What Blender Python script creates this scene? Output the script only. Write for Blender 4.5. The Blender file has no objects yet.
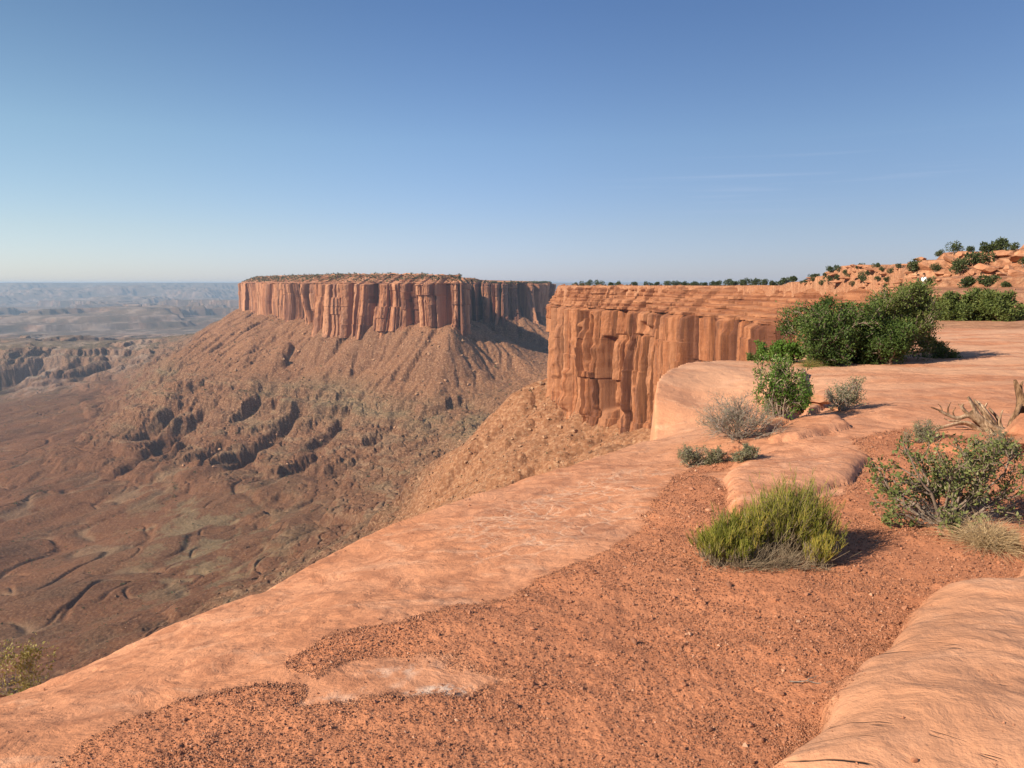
import bpy, bmesh, math, random
import numpy as np
from mathutils import Vector

rng = np.random.default_rng(11)
random.seed(11)
S = bpy.context.scene
COL = S.collection
R_ = math.radians

# ------------------------------------------------------------------ camera, sky, sun, exposure
F_PX, PITCH, CAM_Z = 773.0, R_(7.45), 1.6
cam_d = bpy.data.cameras.new("camera")
cam_d.sensor_width = 36.0
cam_d.lens = F_PX / 1024 * 36
cam_d.clip_start, cam_d.clip_end = 0.05, 90000
cam = bpy.data.objects.new("camera", cam_d)
COL.objects.link(cam)
cam.location = (0, 0, CAM_Z)
cam.rotation_euler = (R_(90) - PITCH, 0, 0)
S.camera = cam

SUN_EL = R_(29)
SUN_H = Vector((-0.88, -0.47, 0)).normalized()          # horizontal direction towards the sun
TO_SUN = Vector((SUN_H.x * math.cos(SUN_EL), SUN_H.y * math.cos(SUN_EL), math.sin(SUN_EL)))
sun_d = bpy.data.lights.new("sun", 'SUN')
sun_d.energy = 5.0
sun_d.angle = R_(0.53)
sun_d.color = (1.0, 0.87, 0.70)
sun = bpy.data.objects.new("sun", sun_d)
COL.objects.link(sun)
sun.rotation_euler = TO_SUN.to_track_quat('Z', 'Y').to_euler()

S.view_settings.view_transform = 'Standard'
S.view_settings.look = 'None'
S.view_settings.exposure = 0.75
S.view_settings.gamma = 1.0

W = bpy.data.worlds.new("World")
S.world = W
W.use_nodes = True
nt = W.node_tree
nt.nodes.clear()
n_out = nt.nodes.new('ShaderNodeOutputWorld')
n_bg = nt.nodes.new('ShaderNodeBackground')
n_sky = nt.nodes.new('ShaderNodeTexSky')
n_sky.sky_type = 'NISHITA'
n_sky.sun_disc = False
n_sky.sun_elevation = SUN_EL
n_sky.sun_rotation = math.atan2(-SUN_H.x, SUN_H.y)
n_sky.altitude = 1800
n_sky.air_density = 1.0
n_sky.dust_density = 1.2
n_sky.ozone_density = 1.6
n_bg.inputs['Strength'].default_value = 0.08
# thin cirrus streaks, part of the sky: fine noise stretched along the horizon inside a low band
tc = nt.nodes.new('ShaderNodeTexCoord')
mp = nt.nodes.new('ShaderNodeMapping')
mp.inputs['Scale'].default_value = (2.2, 2.2, 95)
mp.inputs['Rotation'].default_value = (0, R_(-0.6), 0)
nz = nt.nodes.new('ShaderNodeTexNoise')
nz.inputs['Scale'].default_value = 1.6
nz.inputs['Detail'].default_value = 5
sep = nt.nodes.new('ShaderNodeSeparateXYZ')
band = nt.nodes.new('ShaderNodeMapRange'); band.interpolation_type = 'SMOOTHSTEP'
band.inputs['From Min'].default_value = 0.075; band.inputs['From Max'].default_value = 0.105
band2 = nt.nodes.new('ShaderNodeMapRange'); band2.interpolation_type = 'SMOOTHSTEP'
band2.inputs['From Min'].default_value = 0.175; band2.inputs['From Max'].default_value = 0.12
azr = nt.nodes.new('ShaderNodeMapRange'); azr.interpolation_type = 'SMOOTHSTEP'
azr.inputs['From Min'].default_value = 0.02; azr.inputs['From Max'].default_value = 0.4
rmp = nt.nodes.new('ShaderNodeMapRange'); rmp.interpolation_type = 'SMOOTHSTEP'
rmp.inputs['From Min'].default_value = 0.54; rmp.inputs['From Max'].default_value = 0.78
def wmath(op, a, b):
    m = nt.nodes.new('ShaderNodeMath'); m.operation = op
    for i, v in enumerate((a, b)):
        if isinstance(v, (int, float)): m.inputs[i].default_value = v
        else: nt.links.new(v, m.inputs[i])
    return m.outputs[0]
nt.links.new(tc.outputs['Generated'], mp.inputs['Vector'])
nt.links.new(mp.outputs['Vector'], nz.inputs['Vector'])
nt.links.new(tc.outputs['Generated'], sep.inputs[0])
nt.links.new(sep.outputs['Z'], band.inputs['Value'])
nt.links.new(sep.outputs['Z'], band2.inputs['Value'])
nt.links.new(sep.outputs['X'], azr.inputs['Value'])
nt.links.new(nz.outputs['Fac'], rmp.inputs['Value'])
cm = wmath('MULTIPLY', wmath('MULTIPLY', band.outputs[0], band2.outputs[0]), wmath('MULTIPLY', azr.outputs[0], rmp.outputs[0]))
cm = wmath('MULTIPLY', cm, 0.20)
wmix = nt.nodes.new('ShaderNodeMix'); wmix.data_type = 'RGBA'
nt.links.new(cm, wmix.inputs['Factor'])
nt.links.new(n_sky.outputs['Color'], wmix.inputs['A'])
wmix.inputs['B'].default_value = (6.2, 6.6, 7.2, 1)
# hand-set colour ramp tints the sky by height above the horizon
hz_r = nt.nodes.new('ShaderNodeValToRGB')
els = hz_r.color_ramp.elements
for pos, colr in ((0.0, (.66, .67, .97)), (.063, (.75, .735, .88)), (.172, (.82, .87, .96)), (.322, (.68, .80, .97)), (1.0, (.60, .74, .95))):
    e = els[0] if pos == 0 else (els[-1] if pos == 1.0 else els.new(pos))
    e.position = pos; e.color = colr + (1,)
nt.links.new(sep.outputs['Z'], hz_r.inputs['Fac'])
hmul = nt.nodes.new('ShaderNodeMix'); hmul.data_type = 'RGBA'; hmul.blend_type = 'MULTIPLY'
hmul.inputs['Factor'].default_value = 1.0
nt.links.new(wmix.outputs['Result'], hmul.inputs['A'])
nt.links.new(hz_r.outputs['Color'], hmul.inputs['B'])
side = nt.nodes.new('ShaderNodeMapRange'); side.interpolation_type = 'SMOOTHSTEP'
side.inputs['From Min'].default_value = 0.05; side.inputs['From Max'].default_value = -0.6
nt.links.new(sep.outputs['X'], side.inputs['Value'])
smul = nt.nodes.new('ShaderNodeMix'); smul.data_type = 'RGBA'; smul.blend_type = 'MULTIPLY'
nt.links.new(side.outputs[0], smul.inputs['Factor'])
nt.links.new(hmul.outputs['Result'], smul.inputs['A']); smul.inputs['B'].default_value = (.93, .90, .76, 1)
nt.links.new(smul.outputs['Result'], n_bg.inputs['Color'])
nt.links.new(n_bg.outputs[0], n_out.inputs['Surface'])

# ------------------------------------------------------------------ maths helpers
CP, SP = math.cos(PITCH), math.sin(PITCH)
def P(px, py, Y):
    """World point on the sight line of a photo position, Y metres ahead."""
    u = (px - 512) / F_PX; v = (384 - py) / F_PX
    k = Y / (CP + v * SP)
    return (u * k, Y, CAM_Z + (-SP + v * CP) * k)
def G(px, py, z=0.0):
    """Plan position where the sight line meets the level z."""
    u = (px - 512) / F_PX; v = (384 - py) / F_PX
    k = (z - CAM_Z) / (-SP + v * CP)
    return (u * k, (CP + v * SP) * k)

def _h(ix, iy, iz, seed):
    h = (ix.astype(np.int64) * 374761393 + iy.astype(np.int64) * 668265263 + iz.astype(np.int64) * 2147483647 + seed * 1274126177) & 0xffffffff
    h = ((h ^ (h >> 13)) * 1274126177) & 0xffffffff
    h = ((h ^ (h >> 16)) * 2246822519) & 0xffffffff
    return ((h ^ (h >> 15)) & 0xffffff) / float(0x1000000)
def hash2(a, b=0, seed=0):
    a = np.asarray(a); b = np.broadcast_to(np.asarray(b), a.shape)
    return _h(a, b, np.zeros_like(a, dtype=np.int64), seed)
def n2(x, y, seed=0):
    xi = np.floor(x); yi = np.floor(y)
    fx = x - xi; fy = y - yi
    xi = xi.astype(np.int64); yi = yi.astype(np.int64); z = np.zeros_like(xi)
    u = fx * fx * fx * (fx * (fx * 6 - 15) + 10); v = fy * fy * fy * (fy * (fy * 6 - 15) + 10)
    def g(dx, dy):
        a = _h(xi + dx, yi + dy, z, seed) * 2 * np.pi
        return np.cos(a) * (fx - dx) + np.sin(a) * (fy - dy)
    a = g(0, 0); b = g(1, 0); c = g(0, 1); d = g(1, 1)
    return 1.42 * ((a + (b - a) * u) * (1 - v) + (c + (d - c) * u) * v)
def n3(x, y, z, seed=0):
    xi = np.floor(x); yi = np.floor(y); zi = np.floor(z)
    fx = x - xi; fy = y - yi; fz = z - zi
    xi = xi.astype(np.int64); yi = yi.astype(np.int64); zi = zi.astype(np.int64)
    u = fx * fx * (3 - 2 * fx); v = fy * fy * (3 - 2 * fy); w = fz * fz * (3 - 2 * fz)
    r = 0
    for dx in (0, 1):
        for dy in (0, 1):
            for dz in (0, 1):
                r = r + _h(xi + dx, yi + dy, zi + dz, seed) * (u if dx else 1 - u) * (v if dy else 1 - v) * (w if dz else 1 - w)
    return r * 2 - 1
def fbm2(x, y, o=4, seed=0, gain=0.5):
    r = 0; a = 1.0
    for i in range(o):
        r = r + a * n2(x, y, seed + i * 17); x = x * 2.03 + 13.7; y = y * 2.03 - 7.1; a *= gain
    return r
def sst(a, b, x):
    t = np.clip((x - a) / (b - a), 0, 1)
    return t * t * (3 - 2 * t)

class Spline:
    """Interpolates scattered heights: 'tps' or 'lin' kernel, with an affine part."""
    def __init__(self, pts, kind='tps', lam=0.0):
        p = np.array(pts, float); self.c = p[:, :2]; self.kind = kind
        self.sc = np.ptp(self.c, axis=0).max(); self.o = self.c.mean(0)
        c = (self.c - self.o) / self.sc; self.cn = c; n = len(c)
        A = np.zeros((n + 3, n + 3)); A[:n, :n] = self.k(np.linalg.norm(c[:, None] - c[None], axis=2))
        A[:n, :n] += np.eye(n) * lam * (1 if kind == 'tps' else -1)
        A[:n, n] = 1; A[:n, n + 1:] = c; A[n, :n] = 1; A[n + 1:, :n] = c.T
        b = np.zeros(n + 3); b[:n] = p[:, 2]
        self.w = np.linalg.solve(A, b)
    def k(self, r):
        if self.kind == 'lin': return -r
        return r * r * np.log(np.maximum(r, 1e-9))
    def __call__(self, x, y):
        sh = x.shape; X = (x.ravel() - self.o[0]) / self.sc; Y = (y.ravel() - self.o[1]) / self.sc
        n = len(self.cn); r = self.w[n] + self.w[n + 1] * X + self.w[n + 2] * Y
        for i in range(n):
            d = np.hypot(X - self.cn[i, 0], Y - self.cn[i, 1]); r = r + self.w[i] * self.k(d)
        return r.reshape(sh)

def chaikin(pts, it=2, closed=True):
    p = np.array(pts, float)
    for _ in range(it):
        q = np.roll(p, -1, 0) if closed else p[1:]
        a = p if closed else p[:-1]
        p = np.stack([a * .75 + q * .25, a * .25 + q * .75], 1).reshape(-1, p.shape[1])
    return p
def poly_sdf(poly, x, y, vals=None):
    """Signed distance to a closed polygon (positive inside) and a value carried by its corners."""
    poly = np.asarray(poly, float); sh = x.shape; x = x.ravel(); y = y.ravel()
    best = np.full(x.shape, 1e18); ins = np.zeros(x.shape, bool); val = np.zeros(x.shape)
    n = len(poly)
    for i in range(n):
        ax, ay = poly[i][:2]; bx, by = poly[(i + 1) % n][:2]
        ex, ey = bx - ax, by - ay; L = ex * ex + ey * ey + 1e-12
        t = np.clip(((x - ax) * ex + (y - ay) * ey) / L, 0, 1)
        d = (x - ax - t * ex) ** 2 + (y - ay - t * ey) ** 2
        m = d < best; best = np.where(m, d, best)
        if vals is not None:
            val = np.where(m, vals[i] + t * (vals[(i + 1) % n] - vals[i]), val)
        c = ((ay > y) != (by > y)) & (x < (bx - ax) * (y - ay) / (by - ay + 1e-15) + ax)
        ins ^= c
    s = np.sqrt(best) * np.where(ins, 1, -1)
    return (s.reshape(sh), val.reshape(sh)) if vals is not None else s.reshape(sh)

# ------------------------------------------------------------------ mesh helpers
def tag(o, label=None, cat=None, group=None, kind=None):
    if label: o['label'] = label
    if cat: o['category'] = cat
    if group: o['group'] = group
    if kind: o['kind'] = kind
    return o
def empty(name, loc=(0, 0, 0), rz=0.0):
    o = bpy.data.objects.new(name, None); o.empty_display_size = .2
    COL.objects.link(o); o.location = loc; o.rotation_euler = (0, 0, rz)
    return o
def mesh(name, v, f, mat=None, parent=None, smooth=True, attrs=None, mats=None, midx=None):
    v = np.asarray(v, np.float32); f = np.asarray(f, np.int32)
    me = bpy.data.meshes.new(name)
    k = f.shape[1]
    me.vertices.add(len(v)); me.vertices.foreach_set('co', v.ravel())
    me.loops.add(f.size); me.loops.foreach_set('vertex_index', f.ravel())
    me.polygons.add(len(f)); me.polygons.foreach_set('loop_start', np.arange(0, f.size, k, dtype=np.int32))
    me.polygons.foreach_set('use_smooth', np.full(len(f), smooth, bool))
    for m in (mats or ([mat] if mat else [])): me.materials.append(m)
    if midx is not None: me.polygons.foreach_set('material_index', np.asarray(midx, np.int32))
    for key, arr in (attrs or {}).items():
        arr = np.asarray(arr, np.float32)
        dom = 'POINT' if len(arr) == len(v) else 'FACE'
        if arr.ndim == 1:
            a = me.attributes.new(key, 'FLOAT', dom); a.data.foreach_set('value', arr)
        else:
            a = me.attributes.new(key, 'FLOAT_COLOR', dom)
            a.data.foreach_set('color', np.c_[arr, np.ones(len(arr))].astype(np.float32).ravel())
    me.update(calc_edges=True); me.validate()
    o = bpy.data.objects.new(name, me); COL.objects.link(o)
    if parent: o.parent = parent
    return o
def grid_faces(nr, nc, wrap=False):
    i = np.arange(nr - 1)[:, None]; j = np.arange(nc if wrap else nc - 1)[None]
    j2 = (j + 1) % nc
    a = i * nc + j; b = i * nc + j2; c = (i + 1) * nc + j2; d = (i + 1) * nc + j
    return np.stack([a, b, c, d], -1).reshape(-1, 4)
def prune(v, f, keep):
    """Drop the faces that have no corner in keep, and the loose points with them."""
    f = f[keep[f].any(1)]
    used = np.zeros(len(v), bool); used[f.ravel()] = True
    idx = np.cumsum(used) - 1
    return v[used], idx[f], used
def link_copy(o, **kw):
    c = o.copy(); COL.objects.link(c)
    for k, v in kw.items(): setattr(c, k, v)
    return c
def copy_tree(o, loc, rz, sc):
    c = o.copy(); COL.objects.link(c); c.location = loc; c.rotation_euler = (0, 0, rz); c.scale = sc
    for ch in o.children:
        d = ch.copy(); COL.objects.link(d); d.parent = c
    return c

# ------------------------------------------------------------------ material helpers
class NT:
    def __init__(self, name, rough=0.9, spec=0.15):
        self.m = bpy.data.materials.new(name); self.m.use_nodes = True
        self.t = self.m.node_tree; self.b = self.t.nodes['Principled BSDF']
        self.b.inputs['Roughness'].default_value = rough
        self.b.inputs['Specular IOR Level'].default_value = spec
    def n(self, typ, **kw):
        x = self.t.nodes.new(typ)
        for k, v in kw.items():
            if k in x.inputs: 
                if hasattr(v, 'is_output'): self.t.links.new(v, x.inputs[k])
                else: x.inputs[k].default_value = v
            else: setattr(x, k, v)
        return x
    def l(self, a, b): self.t.links.new(a, b)
    def obj(self): return self.n('ShaderNodeTexCoord').outputs['Object']
    def mapping(self, v, scale=(1, 1, 1), rot=(0, 0, 0)):
        m = self.n('ShaderNodeMapping'); self.l(v, m.inputs['Vector'])
        m.inputs['Scale'].default_value = scale; m.inputs['Rotation'].default_value = rot
        return m.outputs[0]
    def noise(self, v, scale, detail=4, rough=.55, dist=0.0):
        x = self.n('ShaderNodeTexNoise'); self.l(v, x.inputs['Vector'])
        x.inputs['Scale'].default_value = scale; x.inputs['Detail'].default_value = detail
        x.inputs['Roughness'].default_value = rough; x.inputs['Distortion'].default_value = dist
        return x.outputs['Fac']
    def vor(self, v, scale, feature='F1', out='Distance', rnd=1.0):
        x = self.n('ShaderNodeTexVoronoi', feature=feature); self.l(v, x.inputs['Vector'])
        x.inputs['Scale'].default_value = scale; x.inputs['Randomness'].default_value = rnd
        return x.outputs[out]
    def mr(self, v, a, b, c=0., d=1., smooth=True):
        x = self.n('ShaderNodeMapRange'); self.l(v, x.inputs['Value'])
        if smooth: x.interpolation_type = 'SMOOTHSTEP'
        for k, val in zip(('From Min', 'From Max', 'To Min', 'To Max'), (a, b, c, d)): x.inputs[k].default_value = val
        return x.outputs[0]
    def math(self, op, a, b=0.0):
        x = self.n('ShaderNodeMath', operation=op)
        for i, v in enumerate((a, b)):
            if isinstance(v, (int, float)): x.inputs[i].default_value = v
            else: self.l(v, x.inputs[i])
        return x.outputs[0]
    def mix(self, f, a, b, mode='MIX'):
        x = self.n('ShaderNodeMix', data_type='RGBA', blend_type=mode)
        for k, v in (('Factor', f), ('A', a), ('B', b)):
            if isinstance(v, tuple): x.inputs[k].default_value = v + (1,) if len(v) == 3 else v
            elif isinstance(v, (int, float)): x.inputs[k].default_value = v
            else: self.l(v, x.inputs[k])
        return x.outputs['Result']
    def attr(self, name, out='Fac'):
        return self.n('ShaderNodeAttribute', attribute_name=name).outputs[out]
    def bump(self, h, strength=.5, dist=.02, normal=None):
        x = self.n('ShaderNodeBump'); x.inputs['Strength'].default_value = strength; x.inputs['Distance'].default_value = dist
        self.l(h, x.inputs['Height'])
        if normal is not None: self.l(normal, x.inputs['Normal'])
        return x.outputs[0]
    def done(self, color, normal=None):
        if isinstance(color, tuple): self.b.inputs['Base Color'].default_value = color + (1,)
        else: self.l(color, self.b.inputs['Base Color'])
        if normal is not None: self.l(normal, self.b.inputs['Normal'])
        return self.m

def m_ground():
    """Slickrock with red gravel where the 'gravel' attribute says so."""
    t = NT('rim_sandstone', .92, .12); o = t.obj()
    big = t.noise(o, .55, 5, .6); med = t.noise(o, 3.8, 6, .62, .9); fine = t.noise(o, 40, 5, .7)
    lay = t.noise(t.mapping(t.mapping(o, rot=(0, 0, R_(22))), (1.6, 3.6, 4)), 1.1, 5, .6, .8)
    c = t.mix(t.mr(big, .35, .65), (.53, .232, .120), (.605, .295, .168))
    c = t.mix(t.mr(med, .46, .62, 0, .8), c, (.40, .172, .092))
    c = t.mix(t.mr(lay, .54, .68, 0, .65), c, (.64, .35, .215))
    c = t.mix(t.math('MULTIPLY', t.mr(t.noise(o, 1.1, 4, .6), .5, .64, 0, .75), t.attr('patina')), c, (.34, .145, .084))
    # pale vein network where sheets have split off
    wv = t.n('ShaderNodeVectorMath', operation='ADD'); t.l(o, wv.inputs[0])
    nv = t.n('ShaderNodeTexNoise'); t.l(o, nv.inputs['Vector']); nv.inputs['Scale'].default_value = 2.2; nv.inputs['Detail'].default_value = 4
    sc = t.n('ShaderNodeVectorMath', operation='SCALE'); t.l(nv.outputs['Color'], sc.inputs[0]); sc.inputs['Scale'].default_value = .5
    t.l(sc.outputs[0], wv.inputs[1])
    ve = t.vor(wv.outputs[0], 4.2, 'DISTANCE_TO_EDGE')
    vein = t.math('MULTIPLY', t.mr(ve, .075, .0), t.math('MULTIPLY', t.mr(t.noise(o, 1.6, 4), .40, .56), t.mr(t.attr('patina'), .3, .8)))
    c = t.mix(t.math('MULTIPLY', vein, .8), c, (.64, .40, .27))
    ve2 = t.vor(wv.outputs[0], 7.5, 'DISTANCE_TO_EDGE')
    c = t.mix(t.math('MULTIPLY', t.math('MULTIPLY', t.mr(ve2, .09, .0), t.mr(t.noise(o, 1.2, 3), .44, .58)), t.mr(t.attr('patina'), .2, .8, 0, .7)), c, (.62, .38, .25))
    c = t.mix(t.mr(fine, .42, .66, 0, .38), c, (.33, .145, .08))
    # dark hairline cracks following the bedding of the big slab
    cw = t.noise(t.mapping(t.mapping(o, rot=(0, 0, R_(36))), (.38, 3.4, 1)), 1.15, 3, .55, .5)
    crk = t.math('MULTIPLY', t.mr(t.math('ABSOLUTE', t.math('SUBTRACT', cw, .5)), .010, .0), t.math('MULTIPLY', t.attr('slab'), t.mr(t.noise(o, 2.1, 4), .52, .60)))
    c = t.mix(t.math('MULTIPLY', t.attr('slab'), .6), c, t.mix(t.mr(lay, .36, .64), (.455, .235, .135), (.53, .29, .175)))
    c = t.mix(t.math('MULTIPLY', crk, .85), c, (.10, .05, .032))
    c = t.mix(t.attr('pale'), c, (.66, .42, .27))
    c = t.mix(t.math('MULTIPLY', t.attr('bleach'), t.mr(t.noise(o, 16, 6, .8), .44, .54)), c, (.68, .50, .38))
    # gravel
    v1 = t.n('ShaderNodeTexVoronoi'); t.l(o, v1.inputs['Vector']); v1.inputs['Scale'].default_value = 95
    v2 = t.n('ShaderNodeTexVoronoi'); t.l(o, v2.inputs['Vector']); v2.inputs['Scale'].default_value = 260
    sepc = t.n('ShaderNodeSeparateColor'); t.l(v1.outputs['Color'], sepc.inputs[0])
    g = t.mix(sepc.outputs[0], (.40, .158, .079), (.50, .215, .113))
    sand = t.mix(t.mr(t.noise(o, 1.7, 4, .6), .35, .65), (.535, .225, .113), (.465, .185, .091))
    g = t.mix(t.mr(t.noise(o, 6, 4, .7), .42, .58, .15, .85), sand, g)
    g = t.mix(t.mr(t.noise(o, .7, 3), .4, .7, 0, .5), g, (.40, .17, .09))
    mask = t.mr(t.math('ADD', t.attr('gravel'), t.math('MULTIPLY', t.math('SUBTRACT', t.noise(o, 7, 6, .75), .5), 1.4)), .28, .72)
    c = t.mix(mask, c, g)
    hs = t.math('ADD', t.math('MULTIPLY', fine, .35), t.math('MULTIPLY', med, 1.6))
    hs = t.math('ADD', hs, t.math('MULTIPLY', lay, .6))
    hs = t.math('SUBTRACT', hs, t.math('MULTIPLY', vein, .12))
    hs = t.math('SUBTRACT', hs, t.math('MULTIPLY', crk, .9))
    hs = t.math('ADD', hs, t.math('MULTIPLY', t.noise(o, 8, 5, .65, .8), .8))
    hg = t.math('ADD', t.math('MULTIPLY', v1.outputs['Distance'], -.55), t.math('MULTIPLY', v2.outputs['Distance'], -.25))
    hg = t.math('ADD', t.math('MULTIPLY', hg, .30), t.math('MULTIPLY', fine, .22))
    h = t.n('ShaderNodeMix', data_type='FLOAT'); t.l(mask, h.inputs['Factor']); t.l(hs, h.inputs['A']); t.l(hg, h.inputs['B'])
    return t.done(c, t.bump(h.outputs['Result'], .75, .019))

def m_vcol(name, sp_scale, sp_amt, bscale, bdist, rough=.95):
    """Rock and soil coloured per vertex, with speckle and a rough surface."""
    t = NT(name, rough, .1); o = t.obj(); c = t.attr('col', 'Color')
    s1 = t.noise(o, sp_scale, 6, .75); s2 = t.noise(o, sp_scale * .12, 5, .65)
    am = t.attr('rough')
    c = t.mix(t.math('MULTIPLY', am, t.mr(s1, .46, .66, 0, sp_amt)), c, t.mix(.5, c, (.55, .36, .22)))
    c = t.mix(t.math('MULTIPLY', am, t.mr(s1, .5, .32, 0, sp_amt)), c, t.mix(.6, c, (.05, .035, .022)))
    c = t.mix(t.mr(s2, .45, .7, 0, .4), c, t.mix(.5, c, (.12, .07, .042)))
    h = t.math('ADD', t.math('MULTIPLY', t.noise(o, bscale, 6, .7), 1), t.math('MULTIPLY', t.noise(o, bscale * .15, 4, .6), 3))
    return t.done(c, t.bump(h, .8, bdist))

def m_cliff(name, k, zrim, hl, lift=1.0):
    """Fluted sandstone wall: run-off streaks, dark varnish, thin ledge bands above zrim. k: size of features."""
    t = NT(name, .9, .12); o = t.obj()
    st = t.noise(t.mapping(o, (1, 1, .06)), .16 / k, 6, .62, .3)
    st2 = t.noise(t.mapping(o, (1, 1, .03)), .6 / k, 5, .6)
    bl = t.noise(o, .035 / k, 5, .6); fine = t.noise(o, .9 / k, 6, .7)
    c = t.mix(t.mr(bl, .38, .62), (.29, .113, .050), (.335, .143, .068))
    c = t.mix(t.mr(st, .42, .66, 0, .8), c, (.40, .19, .10))
    c = t.mix(t.mr(st, .49, .34, 0, .75), c, (.155, .062, .036))
    c = t.mix(t.math('MULTIPLY', t.mr(st2, .53, .68), t.mr(t.noise(t.mapping(o, (1, 1, .35)), .05 / k, 3), .45, .56)), c, (.105, .056, .042))
    c = t.mix(t.mr(t.noise(t.mapping(o, (1, 1, .12)), .055 / k, 3, .5), .54, .62, 0, .6), c, (.165, .078, .052))
    c = t.mix(t.mr(fine, .52, .72, 0, .5), c, (.42, .225, .13))
    c = t.mix(t.mr(fine, .46, .3, 0, .5), c, (.11, .045, .027))
    tn = t.attr('tone')
    c = t.mix(t.mr(tn, .50, .66, 0, .85), c, (.115, .047, .030))
    c = t.mix(t.mr(tn, .46, .26, 0, .55), c, (.44, .225, .125))
    z = t.n('ShaderNodeSeparateXYZ'); t.l(o, z.inputs[0])
    band = t.noise(t.mapping(o, (.03, .03, 1)), hl, 5, .7, .2)
    led = t.mix(t.mr(band, .40, .60), (.19, .072, .036), (.42, .21, .115))
    led = t.mix(t.mr(fine, .4, .7, 0, .6), led, (.28, .12, .06))
    up = t.math('ADD', z.outputs['Z'], t.math('MULTIPLY', t.math('SUBTRACT', bl, .5), 10))
    c = t.mix(t.mr(up, zrim - 2, zrim + 3, 0, .8), c, led)
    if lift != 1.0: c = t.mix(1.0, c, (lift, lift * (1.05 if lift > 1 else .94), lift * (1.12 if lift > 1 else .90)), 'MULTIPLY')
    h = t.math('ADD', t.math('MULTIPLY', st, 1.2), t.math('MULTIPLY', fine, .6))
    h = t.math('ADD', h, t.math('MULTIPLY', band, .6))
    return t.done(c, t.bump(h, .9, .9 * k))

def m_leaf(name, c1, c2, c3=None, trans=.25):
    t = NT(name, .6, .25); v = t.attr('var')
    c = t.mix(v, c1, c2)
    if c3: c = t.mix(t.mr(v, .8, .92), c, c3)
    t.done(c)
    tr = t.n('ShaderNodeBsdfTranslucent'); t.l(c, tr.inputs['Color'])
    ms = t.n('ShaderNodeMixShader'); ms.inputs[0].default_value = trans
    t.l(t.b.outputs[0], ms.inputs[1]); t.l(tr.outputs[0], ms.inputs[2])
    t.l(ms.outputs[0], t.t.nodes['Material Output'].inputs['Surface'])
    return t.m
def m_bark(name, c1, c2, scale=30):
    t = NT(name, .9, .1); o = t.obj()
    s = t.noise(t.mapping(o, (1, 1, .35)), scale, 5, .7)
    return t.done(t.mix(t.mr(s, .38, .62), c1, c2), t.bump(s, .7, .01))
def m_rock(name, c1, c2, c3, k=1.0):
    t = NT(name, .92, .1); o = t.obj()
    n = t.noise(o, 1.6 / k, 6, .65, .3); f = t.noise(o, 11 / k, 5, .7)
    l = t.noise(t.mapping(o, (.5, .5, 5)), 2.0 / k, 4, .6)
    c = t.mix(t.mr(n, .38, .62), c1, c2); c = t.mix(t.mr(l, .52, .68, 0, .6), c, c3)
    c = t.mix(t.mr(f, .5, .34, 0, .5), c, t.mix(.5, c, (.1, .05, .03)))
    h = t.math('ADD', t.math('MULTIPLY', f, .5), t.math('ADD', n, l))
    return t.done(c, t.bump(h, .8, .05 * k))

MG = m_ground()

# ------------------------------------------------------------------ plan of the place
# rim of the land the camera stands on: (x, y, set-back of the ledges above the big wall, level of the wall top cap)
near_px = [(0, 700, 3.75), (135, 640, 4.24), (270, 590, 4.85), (385, 525, 6.07), (450, 505, 6.65), (520, 480, 7.5), (590, 462, 8.3), (640, 441, 9.5)]
crest = [P(*q) for q in near_px]
block = [P(656, 440, 10.6), P(655, 420, 11.6), P(655, 400, 12.4), P(657, 380, 13.0), P(672, 368, 14.2), P(690, 362, 15.3), P(725, 361, 16.3), P(765, 361, 16.6)]
rim_far = [(6.2, 17.2), (8.0, 21), (14, 33), (26, 55), (45, 90), (68, 130), (95, 185), (112, 235), (116, 275), (108, 310), (107, 360), (102, 420), (89, 480), (63, 540), (42, 600), (34, 640), (37, 690), (70, 760), (200, 850), (700, 950)]
closing = [(1500, 500), (900, -300), (0, -200), (-20, -60), (-8, -12), (-5.5, -2)]
EDGE = np.array([(c[0], c[1]) for c in [(-3.6, 2.2)] + crest + block] + rim_far + closing)
set_by = {(112, 235): 16, (116, 275): 22, (108, 310): 24, (107, 360): 22, (102, 420): 17, (89, 480): 11, (63, 540): 7, (42, 600): 5, (34, 640): 5, (37, 690): 8, (70, 760): 15, (95, 185): 5}
EVAL = np.array([set_by.get((float(a), float(b)), set_by.get((int(a), int(b)), 0.5)) for a, b in EDGE])
n_near = 1 + len(crest) + len(block)

near_ctrl = [P(*q) for q in near_px] + [P(*q) for q in [
    (662, 438, 11.2), (660, 400, 12.2), (664, 381, 13.0), (690, 363, 15.2), (720, 361, 16.2), (765, 361, 16.5), (700, 400, 12.5),
    (740, 393, 12.6), (775, 384, 12.8), (705, 425, 11.0), (680, 430, 11.1)]]
def g0(px, py, z): return (*G(px, py, z), z)
near_ctrl += [g0(*q) for q in [
    (60, 748, -.10), (-200, 768, -.2), (140, 690, -.13), (220, 665, -.12), (300, 640, -.10), (420, 607, -.08), (560, 566, -.06), (640, 505, -.09), (680, 470, -.14),
    (740, 441, -.12), (695, 456, -.2), (830, 405, -.02), (250, 768, 0), (512, 768, 0), (780, 768, .02), (1100, 768, .04), (512, 680, 0), (700, 640, 0), (900, 600, .02), (1100, 600, .05),
    (760, 560, .02), (900, 500, .0), (1050, 480, .05), (820, 450, 0), (950, 420, .03), (1080, 400, .08), (860, 367, .0), (930, 355, .02), (1060, 345, .08), (980, 322, .06), (1100, 320, .15), (870, 330, 0), (480, 610, -.03), (350, 720, -.01)]]
near_ctrl += [(x, y, .05) for x, y in [(0, -2), (6, -2), (-2, 0.5), (20, 10), (30, 20), (36, 36), (20, 40), (14, 38)]]
NEAR = Spline(near_ctrl, 'tps', 2e-5)

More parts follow.
